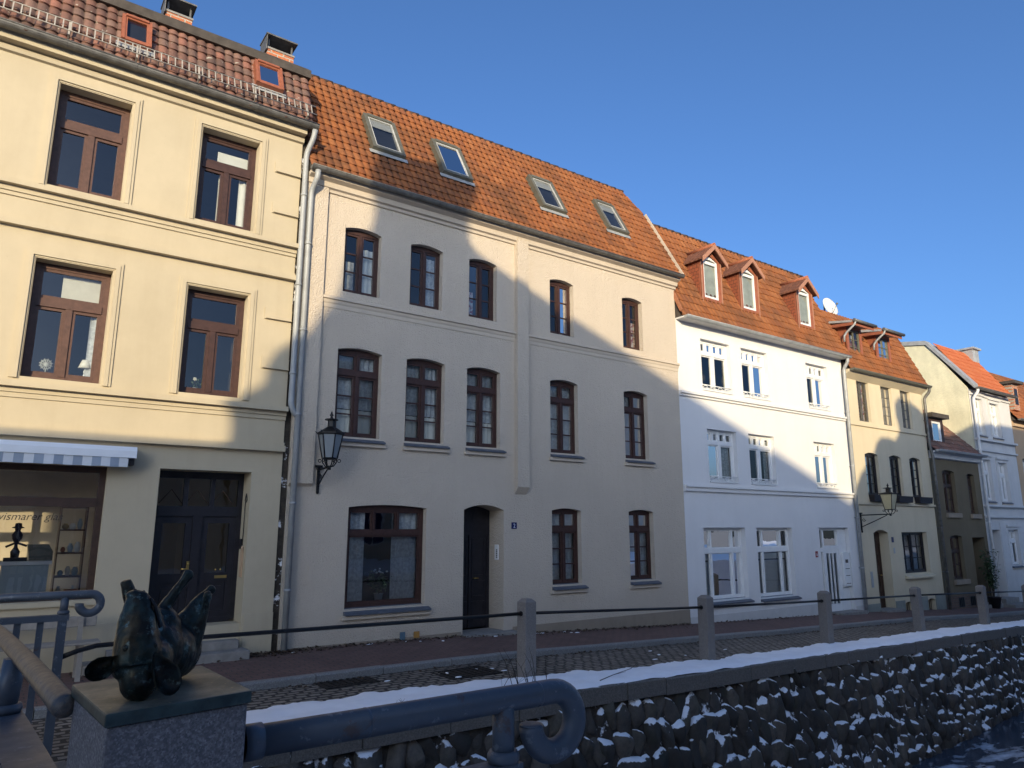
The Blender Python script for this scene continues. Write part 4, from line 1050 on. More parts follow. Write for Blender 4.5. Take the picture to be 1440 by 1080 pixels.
bk = MB(); bk.prism(gp, 'x', X1-.1, X1); bk.box(X0+.03, X1-.11, 19.8, 20, -2, 9.5); bk.build('back_wall', 'grey_white_plaster', h6)
back_room(h6, X0, X1, -1.4, 7.4); floors(h6, X0, X1, (2.3, 4.85))
bd = MB()
for z0, z1, pr in ((5.40, 5.48, .13), (4.98, 5.05, .08), (2.80, 2.88, .13), (2.38, 2.46, .10), (7.22, 7.28, .06)): bb2 = MB(); band(bb2, X0+.03, X1, z0, z1, pr); bb2.build('string_course', 'grey_white_plaster', h6)
for z in (-.3, .12, .54, .96, 1.38, 1.80): band(bd, 32.30, 32.93, z, z+.38, .018); band(bd, 33.97, X1, z, z+.38, .018)
bd.build('rusticated_block', 'grey_white_plaster', h6)
for h in hs[:5]:
    a = MB()
    x0, x1, z0, z1 = h['x0'], h['x1'], h['z0'], h['z1']
    a.box(x0-.12, x0-.001, YF-.03, YF+.01, z0, z1+.12); a.box(x1+.001, x1+.12, YF-.03, YF+.01, z0, z1+.12); a.box(x0-.001, x1+.001, YF-.03, YF+.01, z1+.001, z1+.12)
    a.box(x0-.15, x1+.15, YF-.09, YF+.01, z1+.12, z1+.19); a.build('architrave', 'grey_white_plaster', h6)
    window(h6, h, 'white_paint', .06, z0+(z1-z0)*.68, .09, (0, .5, 1), (0, .5, 1), 0, 0, 0, .045, .09, .06, (.08, .05), curt=[('net', .1, .9, 0, 1)])
d = MB(); d.box(31.29, 32.26, YF+.5, YF+.56, -1.0, 1.93); d.box(31.45, 32.1, YF+.48, YF+.501, -.8, .4); d.box(31.45, 32.1, YF+.48, YF+.501, .6, 1.7); d.build('door', 'grey_white_plaster', h6)
k = MB(); k.box(31.15, 32.5, YF-.6, YF-.001, -1.6, -.80); k.box(31.2, 32.4, YF-.3, YF+.5, -.80, -.62); k.build('door_step', 'stone_step', h6, .012)
tiles(h6, 'roof', 'bright_tile', X0+.30, X1, 11.80, 7.50, 56, 2.55, .2, .29, .02, .02, .03, 5)
zv = MB()
for a, b in (((11.75, 7.52), (13.36, 9.60)), ((13.36, 9.60), (14.6, 9.80)), ((14.6, 9.80), (20, 9.98))):
    zv.prism([(a[0], a[1]-.08), (b[0], b[1]-.08), (b[0], b[1]+.10), (a[0], a[1]+.10)], 'x', X0-.10, X0+.32)
zv.build('verge_flashing', 'zinc', h6)
rb = MB(); rb.prism([(13.3, 9.35), (13.36, 9.62), (20, 9.9), (20, 9.4)], 'x', X0+.33, X1); rb.build('attic', 'zinc', h6)
ch = MB(); ch.box(34.3, 34.9, 12.9, 13.7, 8.3, 9.75); cho = ch.build('chimney', 'zinc', h6)
k = MB(); k.box(34.2, 35.0, 12.8, 13.8, 9.751, 9.83); k.build('chimney_cowl', 'zinc', cho)
gutter(h6, X0+.05, X1, 11.70, 7.48, .085, 'zinc_dark', .9)
downpipe(h6, [(31.16, 11.70, 7.4), (31.16, 11.72, 7.3), (31.14, 11.90, 7.05), (31.14, 11.90, -1.0)], .055, 'white_paint', clips=(5.8, 4.0, 2.2, .6))

# ================================================================== HOUSES 7 and 8 at the street's end
def far_house(label, name, X0, X1, ze, zr, wallm, roofm, wins, ang):
    h = empty(name, ((X0+X1)/2, YF, -1.2), label, 'house', 'houses along the street')
    hs = [hole(a, b, c, d, 0, .2) for a, b, c, d in wins]
    mb = wall_mb(X0, X1, -2.5, ze, hs); house_shell(mb, X0, X1, -2.5, ze); mb.build('wall', wallm, h)
    back_room(h, X0, X1, -2, ze-.1)
    for q in hs: window(h, q, 'white_paint', .06, q['z0']+(q['z1']-q['z0'])*.66, .09, (0, .5, 1), (0, .5, 1), 0, 0, 0, .04, .08, .06, (.08, .05), curt=[('net', .1, .9, 0, 1)])
    tiles(h, 'roof', roofm, X0, X1+.05, 11.75, ze, ang, (zr-ze)/math.sin(R(ang)), .22, .3, .02, .02, .03, 4)
    b = MB(); yb = 11.75+(zr-ze)/math.tan(R(ang)); b.prism([(11.85, ze-.05), (yb, zr-.08), (20, zr-.2), (20, ze-.1)], 'x', X0+.01, X1-.01); b.build('attic', 'bitumen', h)
    bd = MB(); band(bd, X0, X1, ze-.3, ze-.18, .1); bd.build('string_course', wallm, h); bd = MB(); band(bd, X0, X1, 2.3, 2.4, .08); bd.build('string_course', wallm, h)
    gutter(h, X0, X1+.05, 11.69, ze+.0, .08, 'zinc_dark', 1.)
    return h
h7 = far_house('peach house with orange roof and a brick dormer, right of the gable house', 'peach_house', 34.92, 39.2, 6.55, 9.0, 'peach_plaster', 'orange_tile_new',
          [(35.5, 36.3, 3.3, 4.9), (37.3, 38.1, 3.3, 4.9), (35.5, 36.3, .3, 1.9), (37.3, 38.1, .3, 1.9)], 52)
d = MB(); d.box(35.35, 35.95, 11.95, 12.7, 7.0, 8.15); do = d.build('dormer', 'chimney_brick', h7)
d = MB(); d.box(35.2, 36.1, 11.75, 13.0, 8.151, 8.28); d.build('dormer_roof', 'bitumen', do)
d = MB(); d.box(35.5, 35.8, 11.93, 11.951, 7.25, 7.95); d.build('window', 'black_wood', do)
downpipe(h7, [(39.1, 11.69, 6.5), (39.1, 11.85, 6.2), (39.1, 11.85, -1.2)], .07, 'white_paint')
far_house('cream end house with orange roof at the far right of the street', 'end_house', 39.22, 48, 6.6, 9.6, 'pale_yellow_plaster', 'orange_tile',
          [(40, 40.9, 3.4, 5.0), (42, 42.9, 3.4, 5.0), (44, 44.9, 3.4, 5.0), (40, 40.9, .2, 1.9), (42, 42.9, .2, 1.9), (44, 44.9, .2, 1.9)], 50)

# ================================================================== STREET, CANAL (setting)
def strip(name, ya, yb, za, zb, mat, x0=-14, x1=70, step=.6, ny=1, kind='structure', zfun=None):
    mb = MB(); n = int((x1-x0)/step)
    for i in range(n+1):
        x = x0+(x1-x0)*i/n
        for j in range(ny+1):
            t = j/ny; y = ya(x)*(1-t)+yb(x)*t; z = za(x)*(1-t)+zb(x)*t
            if zfun: z += zfun(x, y, t)
            mb.v.append((x, y, z))
    w = ny+1
    for i in range(n):
        for j in range(ny): mb.f.append((i*w+j, (i+1)*w+j, (i+1)*w+j+1, i*w+j+1)); mb.sm.append(True)
    return tag(mb.build(name, mat), kind=kind)
RZ = lambda x: G(x)-.10
strip('pavement', lambda x: KY(x), lambda x: 12.4, lambda x: G(x)-.012, lambda x: G(x)+.01, 'paving_brick')
strip('road', lambda x: FY(x)+.2, lambda x: KY(x)-.1, lambda x: RZ(x)-.02, lambda x: RZ(x), 'cobbles')
rnd = random.Random(3)
kb = MB(); x = -14.
while x < 60:
    L = rnd.uniform(.85, 1.2); a, b = x, x+L-.012
    dz = rnd.uniform(-.006, .006)
    pts = []
    for xx in (a, b):
        y = KY(xx); z = G(xx)+dz
        pts += [(xx, y-.13, z-.3), (xx, y-.13, z-.018), (xx, y-.112, z), (xx, y+.004, z), (xx, y+.004, z-.3)]
    kb.add(pts, [(0, 1, 2, 3, 4), (9, 8, 7, 6, 5)]+[(i, (i+1) % 5, 5+(i+1) % 5, 5+i) for i in range(5)])
    x += L
tag(kb.build('kerb', 'kerb_granite'), kind='structure')
# worn iron drain covers let into the cobbles
def drain(xc, yc, w, h, lab):
    d = MB(); z = RZ(xc)-.004
    d.box(-w, w, -h, h, -.05, .0)
    for k in range(7): t = -w*.8+k*w*1.6/6; d.box(t-.02, t+.02, -h*.85, h*.85, .0005, .012)
    e = empty('drain_cover', (xc, yc, z+.004), lab, 'drain cover', 'drain covers in the cobbles', True, .04)
    f = MB(); f.box(-w-.03, w+.03, -h-.03, -h, -.05, .008); f.box(-w-.03, w+.03, h, h+.03, -.05, .008); f.box(-w-.03, -w, -h, h, -.05, .008); f.box(w, w+.03, -h, h, -.05, .008)
    d.build('grate', 'drain_iron', e); f.build('rim', 'drain_iron', e)
drain(4.15, 9.70, .36, .26, 'dark iron drain cover in the cobbles by the door step of the yellow house')
drain(5.85, 9.30, .40, .28, 'dark iron drain cover in the cobbles behind the first granite post')

def snow_z(x, y, t):
    return .045*min(1, t*9)*min(1, (1-t)*12)+.030*mno.noise(Vector((x*2.2, y*3, 5)))+.014*mno.noise(Vector((x*8, y*8, 6)))*min(1, t*6)
from mathutils import noise as mno
def sy_rag(x): return SY(x)+.16*mno.noise(Vector((x*.9, 1, 0)))+.10*mno.noise(Vector((x*3.1, 2, 0)))+.07*mno.noise(Vector((x*9., 3, 0)))+.03*mno.noise(Vector((x*24., 4, 0)))
def fy_rag(x): return FY(x)+.018+.005*math.sin(x*9)+.004*math.sin(x*31)
strip('snow_strip', fy_rag, sy_rag, lambda x: RZ(x)-.005, lambda x: RZ(x)-.03, 'snow', x0=.9, x1=46, step=.045, ny=14, zfun=snow_z)

# far canal wall: coping stones, boulders, mortar core
cw = empty('canal_wall', (10, 8, -1), 'dark boulder canal wall capped with granite slabs and patches of snow', 'wall')
cp = MB(); x = .4; rnd = random.Random(5)
while x < 46:
    L = rnd.uniform(.75, 1.25); a, b = x, x+L-.014
    dz, dy = rnd.uniform(-.008, .008), rnd.uniform(-.012, .012)
    pts = []
    for xx in (a, b):
        y = FY(xx)+dy; z = RZ(xx)+dz
        pts += [(xx, y, z-.24), (xx, y, z-.03), (xx, y+.02, z-.01), (xx, y+.5, z-.012), (xx, y+.5, z-.24)]
    cp.add(pts, [(0, 1, 2, 3, 4), (9, 8, 7, 6, 5)]+[(i, (i+1) % 5, 5+(i+1) % 5, 5+i) for i in range(5)])
    x += L
cp.build('coping', 'coping_granite', cw)
WZ = -2.55
def wall_pt(x, s, h):   # s 0..1 from coping to water, h outwards
    zt = RZ(x)-.22; z = zt+(WZ-.1-zt)*s
    y = FY(x)+.10-.62*s*(WZ-.1-zt)/(-2.4)
    return (x, y-h, z)
core = MB(); n = 140
for i in range(n+1):
    x = .4+(46-.4)*i/n
    for s in (0, .5, 1): core.v.append(wall_pt(x, s, 0.02*math.sin(x*3+s*5)))
for i in range(n):
    for j in range(2): core.f.append((i*3+j, i*3+j+1, i*3+3+j+1, i*3+3+j)); core.sm.append(True)
core.build('wall_core', 'wall_mortar', cw)
ico = bmesh.new(); bmesh.ops.create_icosphere(ico, subdivisions=2, radius=1)
iv = [v.co.copy() for v in ico.verts]; ifc = [tuple(v.index for v in f.verts) for f in ico.faces]; ico.free()
ico = bmesh.new(); bmesh.ops.create_icosphere(ico, subdivisions=3, radius=1)
jv = [v.co.copy() for v in ico.verts]; jfc = [tuple(v.index for v in f.verts) for f in ico.faces]; ico.free()
st = MB(); tone = []
rnd = random.Random(11)
from mathutils import noise as mnoise
z0 = 0.
s = .03; row = 0
while s < 1.02:
    rh = rnd.uniform(.12, .165)
    x = .5+rnd.uniform(0, .3)
    while x < 34:
        w = rnd.uniform(.11, .20)*rnd.choice((.7, 1, 1, 1.25)); hh = rh*1.32*rnd.uniform(.8, 1.25)
        xc = x+w; sc_ = s+rh/2+rnd.uniform(-.035, .035)
        if rnd.random() < .97 and sc_ > .05:
            c = Vector(wall_pt(xc, sc_, rnd.uniform(-.10, -.05)))
            rx, rz, ry = w*1.14, hh*1.28, rnd.uniform(.13, .19)
            rot = Matrix.Rotation(rnd.uniform(-.5, .5), 3, 'Y') @ Matrix.Rotation(rnd.uniform(-.25, .25), 3, 'X')
            vv, ff = (jv, jfc) if xc < 17 else (iv, ifc)
            off = Vector((rnd.uniform(0, 99), rnd.uniform(0, 99), 3))
            o = []
            planes = [(Vector((rnd.gauss(0, 1), rnd.gauss(-.4, 1), rnd.gauss(0, 1))).normalized(), rnd.uniform(.62, .92)) for _ in range(8)]
            for p in vv:
                q = Vector((math.copysign(abs(p.x)**.72, p.x), math.copysign(abs(p.y)**.8, p.y), math.copysign(abs(p.z)**.72, p.z)))
                q *= 1+.20*mnoise.noise(p*1.3+off)+.05*mnoise.noise(p*4+off)
                for pn, pd in planes:
                    dd = q.dot(pn)-pd
                    if dd > 0: q = q-pn*dd*.92
                o.append(c+rot @ Vector((q.x*rx, q.y*ry, q.z*rz)))
            st.add(o, ff, True); tone += [rnd.random()]*len(o)
        x += 2*w*.86
    s += rh
so = st.build('boulders', 'boulders', cw)
at = so.data.attributes.new('tone', 'FLOAT', 'POINT'); at.data.foreach_set('value', tone)

def flat(name, x0, x1, y0, y1, z, mat, kind='structure'):
    mb = MB(); mb.quad((x0, y0, z), (x1, y0, z), (x1, y1, z), (x0, y1, z)); return tag(mb.build(name, mat), kind=kind)
flat('canal_ice', -60, 90, .5, 12, WZ, 'canal_ice')
flat('ground', -400, 400, -400, 400, -3.2, 'concrete')
# near quay under the camera, unseen; snow added to bounce light onto foreground
q = MB(); q.box(-40, 60, -9, 1.55, -3.0, .36); tag(q.build('near_quay', 'snow'), kind='structure')
# bridge deck across the canal, left of the railing
bdk = MB(); n = 16
for i in range(n+1):
    t = i/n; y = 1.2+t*8.4; z = .42-.46*t**1.6
    xr = .02-.075*(y-2)
    for x, zz in ((-5.5, z), (xr, z), (xr, z-.45), (-5.5, z-.45)): bdk.v.append((x, y, zz))
for i in range(n):
    for j in range(4): bdk.f.append((i*4+j, i*4+(j+1) % 4, i*4+4+(j+1) % 4, i*4+4+j)); bdk.sm.append(False)
tag(bdk.build('bridge_deck', 'cobbles'), kind='structure')

# leaf litter along the house foot
lf = MB(); rnd = random.Random(21)
for k in range(1500):
    x = rnd.choice((rnd.gauss(3.6, .5), rnd.uniform(3, 13.8), rnd.uniform(1, 20)))
    y = YF-.04-abs(rnd.gauss(0, .16)); z = G(x)+rnd.uniform(.012, .035)
    a = rnd.uniform(0, 6.28); r = rnd.uniform(.012, .03)
    e = Vector((math.cos(a), math.sin(a), rnd.uniform(-.6, .6)))*r; f = Vector((-math.sin(a), math.cos(a), rnd.uniform(-.6, .6)))*r*.6
    c = Vector((x, y, z)); lf.quad(c-e-f, c+e-f, c+e+f, c-e+f)
for k in range(500):
    x = rnd.uniform(1, 22); y = KY(x)-.14-abs(rnd.gauss(0, .10)); z = RZ(x)+.012
    a = rnd.uniform(0, 6.28); r = rnd.uniform(.012, .028)
    e = Vector((math.cos(a), math.sin(a), rnd.uniform(-.4, .4)))*r; f = Vector((-math.sin(a), math.cos(a), rnd.uniform(-.4, .4)))*r*.6
    c = Vector((x, y, z)); lf.quad(c-e-f, c+e-f, c+e+f, c-e+f)
tag(lf.build('leaf_litter', 'dead_leaf'), 'scattered brown dead leaves along the foot of the houses and kerb', 'leaves', kind='stuff')
sp = MB(); rnd = random.Random(22)
for k in range(26):
    x = rnd.choice((rnd.uniform(3, 12), rnd.gauss(9.6, .5), rnd.uniform(4.3, 6.5)))
    y = rnd.choice((YF-.12-abs(rnd.gauss(0, .15)), KY(x)-.4-rnd.uniform(0, 1.0)))
    z = (G(x) if y > KY(x) else RZ(x))+.006
    sp.blob((x, y, z), rnd.uniform(.015, .07), rnd.uniform(.012, .04), rnd.uniform(.006, .012), None, 8, 5)
tag(sp.build('snow_scraps', 'snow'), 'small scraps of old snow lying on the cobbles and pavement', 'snow', kind='stuff')

# ================================================================== GRANITE POSTS AND BARS
PX = [(6.42, 8.60), (10.30, 8.56), (14.50, 8.87), (18.95, 9.09), (22.85, 9.17), (27.2, 9.6), (31.6, 10.1)]
pm = MB(); w = .10; Hh = 1.05
pm.prism([(-w, -w), (w, -w), (w, w), (-w, w)], 'z', -.4, Hh-.04)
post = empty('granite_post', (0, 0, 0), 'x', 'post', 'granite posts along the canal edge', True)
po = pm.build('shaft', 'post_granite', post, .012)
pc = MB(); pc.add([(-w+.006, -w+.006, Hh-.042), (w-.006, -w+.006, Hh-.042), (w-.006, w-.006, Hh-.042), (-w+.006, w-.006, Hh-.042), (-.05, -.05, Hh), (.05, -.05, Hh), (.05, .05, Hh), (-.05, .05, Hh)],
                 [(0, 1, 5, 4), (1, 2, 6, 5), (2, 3, 7, 6), (3, 0, 4, 7), (4, 5, 6, 7), (3, 2, 1, 0)]); pc.build('cap', 'post_granite', post)
PL = ['granite post nearest the camera, behind the curled blue railing', 'second granite post, in front of the joint of cream and white houses', 'third granite post, in front of the white house door',
      'fourth granite post, in front of the yellow house cellar window', 'fifth granite post, in front of the olive house door', 'sixth granite post, far along the canal', 'seventh granite post, far along the canal bend']
for i, (x, y) in enumerate(PX):
    o = post if i == 0 else copy_tree(post)
    o.location = (x, y, RZ(x)+.02); o['label'] = PL[i]; o.rotation_euler = (random.uniform(-.015, .015), random.uniform(-.015, .015), random.uniform(-.05, .05))
RL = ['dark iron bar from the bridge corner to the nearest granite post', 'dark iron bar between the first and second granite posts', 'iron bar before the white house, second to third granite post',
      'iron bar between the third and fourth granite posts', 'iron bar between the fourth and fifth granite posts', 'iron bar beyond the fifth granite post', 'iron bar between the two farthest granite posts']
ends = [(.96, 8.34, .855)]+[(x, y, RZ(x)+.865) for x, y in PX]
for i, (a, b) in enumerate(zip(ends, ends[1:])):
    r = MB(); A, B = Vector(a), Vector(b); d = (B-A).normalized()
    if i: A = A+d*.09
    B = B-d*.09
    if i == 0:
        r.tube([(.64, 8.30, .78), (.80, 8.31, .835), (.96, 8.34, .865), (1.2, 8.35, .868), B], .024, 10)
    else: r.tube([A, B], .022, 10)
    o = r.build('guard_bar', 'black_iron' if i < 2 else 'bar_paint' if 'bar_paint' in M else 'black_iron')
    tag(o, RL[i], 'railing bar', 'iron bars between the posts')
    c = MB()
    for e, q in ((B, d),)+(((A, -d),) if i else ()): c.tube([e-q*.02, e+q*.012], .036, 10)
    c.build('socket', 'black_iron', o)

# ================================================================== BRIDGE RAILINGS
def hook(c, R_, r, a0, a1, n=22):
    return [(c[0]+R_*math.cos(a0+(a1-a0)*i/n), c[1], c[2]+R_*math.sin(a0+(a1-a0)*i/n)) for i in range(n+1)]
# scale of the near group: seen at .75 of the first estimate
def curl_rail(name, label, y, xs, xpost, zc, xc, Rc, r, beam_z, x_beam0, slats, low):
    e = empty(name, (xpost, y, 0), label, 'railing')
    p = MB(); p.tube([(xs, y, zc)]+hook((xc, y, zc-Rc), Rc, r, math.pi/2, -math.pi, 26), r, 20)
    hr = p.build('handrail', 'blue_paint', e)
    c = MB(); xe, ze = xc-Rc, zc-Rc
    c.lathe((xe, y, ze), [(r*1.0, -.002), (r*.96, r*.10), (r*.7, r*.16), (0, r*.18)], 16); c.build('end_cap', 'blue_paint', hr)
    if name == 'curled_railing':
        for xw in (xs+.33, xpost+.13):
            c = MB(); c.tube([(xw-.006, y, zc), (xw-.003, y, zc), (xw+.003, y, zc), (xw+.006, y, zc)], [r*.99, r*1.025, r*1.025, r*.99], 20); c.build('weld_seam', 'blue_paint', hr)
        c = MB(); c.tube([(xs, y, zc), (xs+.045, y, zc)], r*1.12, 20); c.build('wall_flange', 'blue_paint', hr)
    q = MB(); q.tube([(xpost, y, zc-.01), (xpost, y, beam_z)], r*.90, 16)
    po = q.build('post', 'blue_paint', e)
    q = MB(); q.lathe((xpost, y, beam_z), [(r*1.2, 0), (r*1.3, r*.25), (r*1.3, r*.55), (r*1.15, r*.85), (r*.9, r*.9)], 18); q.build('collar', 'blue_paint', po)
    b = MB(); b.box(x_beam0, xpost+r*1.3, y-r*.95, y+r*.95, beam_z-r*1.5, beam_z-.0015); b.build('rail_beam', 'blue_paint', e)
    q = MB(); q.box(xpost-r*.95, xpost+r*.95, y-r*.8, y+r*.8, low, beam_z-r*1.5-.001); q.build('lower_post', 'blue_paint', e)
    for x in slats:
        q = MB(); q.box(x-.028, x+.028, y-.012, y+.012, low, beam_z-r*1.5-.0015); q.build('baluster', 'blue_paint', e)
    return e
k = .75
curl_rail('curled_railing', 'thick blue pipe railing with curled end in the foreground beside the granite pedestal', 2.6*k, .76*k, 1.82*k, 2-.705*k, 2.085*k, .121*k, .0515*k, 2-.945*k, .70*k, (.9*k, 1.15*k, 1.4*k, 1.62*k), -.3)
curl_rail('far_curled_railing', 'blue pipe railing with small curled end across the bridge before the shop', 8.3, -.45, .645, 1.362, .86, .090, .040, 1.185, -.45, (-.3, -.1, .1, .29, .47), -.2)
# parapet leading away over the bridge, lit facade's reflection put into handrail colour
e = empty('bridge_parapet', (.05, 3.5, .4), 'bridge parapet with tan reflection painted into its handrail, leading from the pedestal to the shop side', 'railing')
def pp(t): # along the parapet
    return Vector((.20-.062*t-.0014*t*t, 2.10+t, 0))
zc = lambda t: 1.578-.004*t-.006*t*t
p = MB(); p.tube([pp(t)+Vector((-.008, 0, zc(t))) for t in [0, .006, .014, .024]+[i*.25 for i in range(1, 26)]], [.010, .020, .026, .029]+[.029]*25, 18); p.build('handrail', 'tan_reflect_handrail', e)
b = MB()
prof = [(-.055, -.10), (.055, -.10), (.055, 0), (-.055, 0)]
ts = [i*.4 for i in range(0, 16)]
for t in ts:
    c = pp(t)
    for dx, dz in prof: b.v.append((c.x-.035+dx, c.y, zc(t)-.185+dz))
for i in range(len(ts)-1):
    for j in range(4): b.f.append((i*4+j, i*4+(j+1) % 4, i*4+4+(j+1) % 4, i*4+4+j)); b.sm.append(False)
b.f.append((0, 1, 2, 3)); b.sm.append(False)
b.build('rail_beam', 'blue_paint', e)
for t in (1.0, 2.6, 4.2):
    c = pp(t); q = MB(); q.tube([(c.x-.02, c.y, zc(t)-.01), (c.x-.035, c.y, zc(t)-.184)], .036, 14); po = q.build('post', 'blue_paint', e)
    q = MB(); q.lathe((c.x-.035, c.y, zc(t)-.184), [(.05, 0), (.054, .012), (.05, .028), (.036, .03)], 16); q.build('collar', 'blue_paint', po)
for i in range(24):
    t = .35+i*.24; c = pp(t); q = MB(); q.box(c.x-.035-.012, c.x-.035+.012, c.y-.025, c.y+.025, .38-.05*t, zc(t)-.286); q.build('baluster', 'blue_paint', e)

# ================================================================== PEDESTAL + PIG
S_ = Matrix.Translation((0, 0, 2)) @ Matrix.Scale(k, 4) @ Matrix.Translation((0, 0, -2))
Q = lambda p: S_ @ Vector(p)
ped = empty('stone_pedestal', Q((.5, 2.62, .5)), 'speckled granite pedestal with a bronze plate on top at the bridge corner', 'pedestal')
top = [(.310, 2.335), (.722, 2.405), (.690, 2.935), (.268, 2.835)]
def inset(poly, d):
    c = Vector((sum(p[0] for p in poly)/4, sum(p[1] for p in poly)/4)); return [tuple(c+(Vector(p)-c)*(1-d)) for p in poly]
g = MB(); g.prism([tuple(Q((x, y, 0)).xy) for x, y in inset(top, .035)], 'z', Q((0, 0, -1.2)).z, Q((0, 0, 1.462)).z); g.build('stone_block', 'granite', ped, .010)
g = MB(); g.prism([tuple(Q((x, y, 0)).xy) for x, y in top], 'z', Q((0, 0, 1.4625)).z, Q((0, 0, 1.5)).z); g.build('base_plate', 'bronze_plate', ped, .005)
def remesh(mb, name, mat, parent, vox, smooth=4, it=.5):
    o = mb.build(name, mat)
    m = o.modifiers.new('r', 'REMESH'); m.mode = 'VOXEL'; m.voxel_size = vox; m.use_smooth_shade = True
    s = o.modifiers.new('s', 'SMOOTH'); s.iterations = smooth; s.factor = it
    dg = bpy.context.evaluated_depsgraph_get(); dg.update()
    me = bpy.data.meshes.new_from_object(o.evaluated_get(dg))
    o.modifiers.clear(); old = o.data; o.data = me; bpy.data.meshes.remove(old); me.name = name
    for v_ in me.vertices:
        n_ = mno.noise(v_.co*28)*.0022+mno.noise(v_.co*75)*.0012+mno.noise(v_.co*170)*.0006
        v_.co += v_.normal*n_
    for p in me.polygons: p.use_smooth = True
    if parent is not None:
        o.parent = parent
        if parent.type == 'EMPTY': o.location = -parent.location
    return o
pig = empty('pig_statue', Q((.47, 2.6, 1.5)), 'dark bronze pig statue lying on its back, snout and legs up, on the granite pedestal', 'statue')
b = MB()
def ell(c, r, rot=None): b.blob(Q(c), r[0]*k, r[1]*k, r[2]*k, rot, 20, 14)
def limb(pts, rs): b.tube([Q(p) for p in pts], [r*k for r in rs], 14)
RY = lambda a: Matrix.Rotation(R(a), 3, 'Y')
RX = lambda a: Matrix.Rotation(R(a), 3, 'X')
RZm = lambda a: Matrix.Rotation(R(a), 3, 'Z')
# head: crown on the plate, forehead towards the viewer, snout to the sky
ell((.408, 2.475, 1.572), (.057, .060, .080))
ell((.398, 2.475, 1.635), (.066, .062, .062))
limb([(.396, 2.475, 1.60), (.392, 2.485, 1.68), (.388, 2.495, 1.74), (.387, 2.50, 1.790)], [.068, .062, .049, .035])
ell((.386, 2.504, 1.792), (.037, .034, .020), RY(14) @ RX(-12))
ell((.400, 2.500, 1.770), (.034, .036, .030))
limb([(.430, 2.53, 1.60), (.444, 2.545, 1.68), (.434, 2.55, 1.745), (.422, 2.548, 1.772)], [.05, .042, .027, .017])      # lower jaw
ell((.445, 2.50, 1.60), (.055, .06, .065)); ell((.366, 2.49, 1.605), (.040, .055, .050))            # cheeks
# body on its back, belly up, away to the right
ell((.455, 2.58, 1.61), (.085, .09, .105), RY(20))
ell((.500, 2.655, 1.600), (.098, .11, .100), RZm(-35))
ell((.545, 2.725, 1.590), (.088, .095, .092), RZm(-35))
ell((.478, 2.60, 1.685), (.060, .060, .062))     # chest
# fore legs
limb([(.420, 2.61, 1.70), (.388, 2.635, 1.77), (.366, 2.640, 1.835)], [.036, .022, .018])
limb([(.462, 2.61, 1.69), (.490, 2.62, 1.755), (.526, 2.62, 1.812), (.546, 2.618, 1.843)], [.032, .020, .015, .016])
b.blob(Q((.549, 2.618, 1.846)), .019*k, .015*k, .015*k, RY(35), 12, 8)
# hind legs
limb([(.535, 2.70, 1.62), (.565, 2.70, 1.69), (.605, 2.72, 1.745), (.648, 2.735, 1.782)], [.050, .031, .018, .014])
limb([(.560, 2.70, 1.580), (.592, 2.69, 1.635), (.618, 2.69, 1.70), (.630, 2.69, 1.757)], [.053, .037, .021, .014])
b.blob(Q((.655, 2.737, 1.785)), .019*k, .014*k, .016*k, RY(55), 12, 8)
b.blob(Q((.632, 2.69, 1.765)), .015*k, .016*k, .022*k, None, 12, 8)
# tail
limb([(.60, 2.79, 1.56), (.63, 2.815, 1.55), (.64, 2.83, 1.575), (.625, 2.83, 1.59)], [.014, .011, .009, .007])
body = remesh(b, 'body', 'bronze', pig, .0042, 3)
def ear(c, rx, ry, rz, rot, name='ear'):
    m = MB(); n, mm = 18, 10
    # cupped leaf: outer and inner shell
    for sgn in (1, -1):
        base = len(m.v)
        for i in range(mm+1):
            t = i/mm
            for j in range(n):
                w = 2*math.pi*j/n
                x, z = t*math.cos(w), t*math.sin(w)
                z2 = z*(1+.20*z); yy = -(.75*(t*t)-.35)+(.16*(1-t**4) if sgn < 0 else 0)
                m.v.append(Q(Vector(c)+rot @ Vector((x*rx*(1-.55*max(0, z)), yy*ry, z2*rz))))
        for i in range(mm):
            for j in range(n):
                f = (base+i*n+j, base+i*n+(j+1) % n, base+(i+1)*n+(j+1) % n, base+(i+1)*n+j)
                m.f.append(f if sgn > 0 else f[::-1]); m.sm.append(True)
    L = (mm+1)*n
    for j in range(n): m.f.append((mm*n+j, mm*n+(j+1) % n, L+mm*n+(j+1) % n, L+mm*n+j)); m.sm.append(True)
    return m.build(name, 'bronze', pig)
ear((.456, 2.392, 1.572), .042, .05, .072, RY(-32) @ RX(8) @ RZm(26))
ear((.308, 2.47, 1.606), .033, .06, .058, RY(66) @ RX(12))
ed = MB()
for c in ((.375, 2.508), (.399, 2.508)): ed.blob(Q((c[0], c[1]-.010, 1.810-(c[0]-.387)*.25)), .0055*k, .007*k, .0045*k, None, 10, 6)
ed.build('nostril', 'black_iron', pig)
ed = MB(); ed.tube([Q(p) for p in ((.417, 2.478, 1.790), (.431, 2.474, 1.765), (.441, 2.474, 1.735), (.450, 2.476, 1.700))], [.002, .0042, .0042, .002], 8); ed.build('mouth_line', 'black_iron', pig)  # dark tube stands in for the shade of the mouth crease
ed = MB()
for c in ((.356, 2.432, 1.655), (.432, 2.432, 1.655)): ed.blob(Q(c), .009*k, .008*k, .009*k, None, 10, 8)
ed.build('eye', 'bronze', pig)

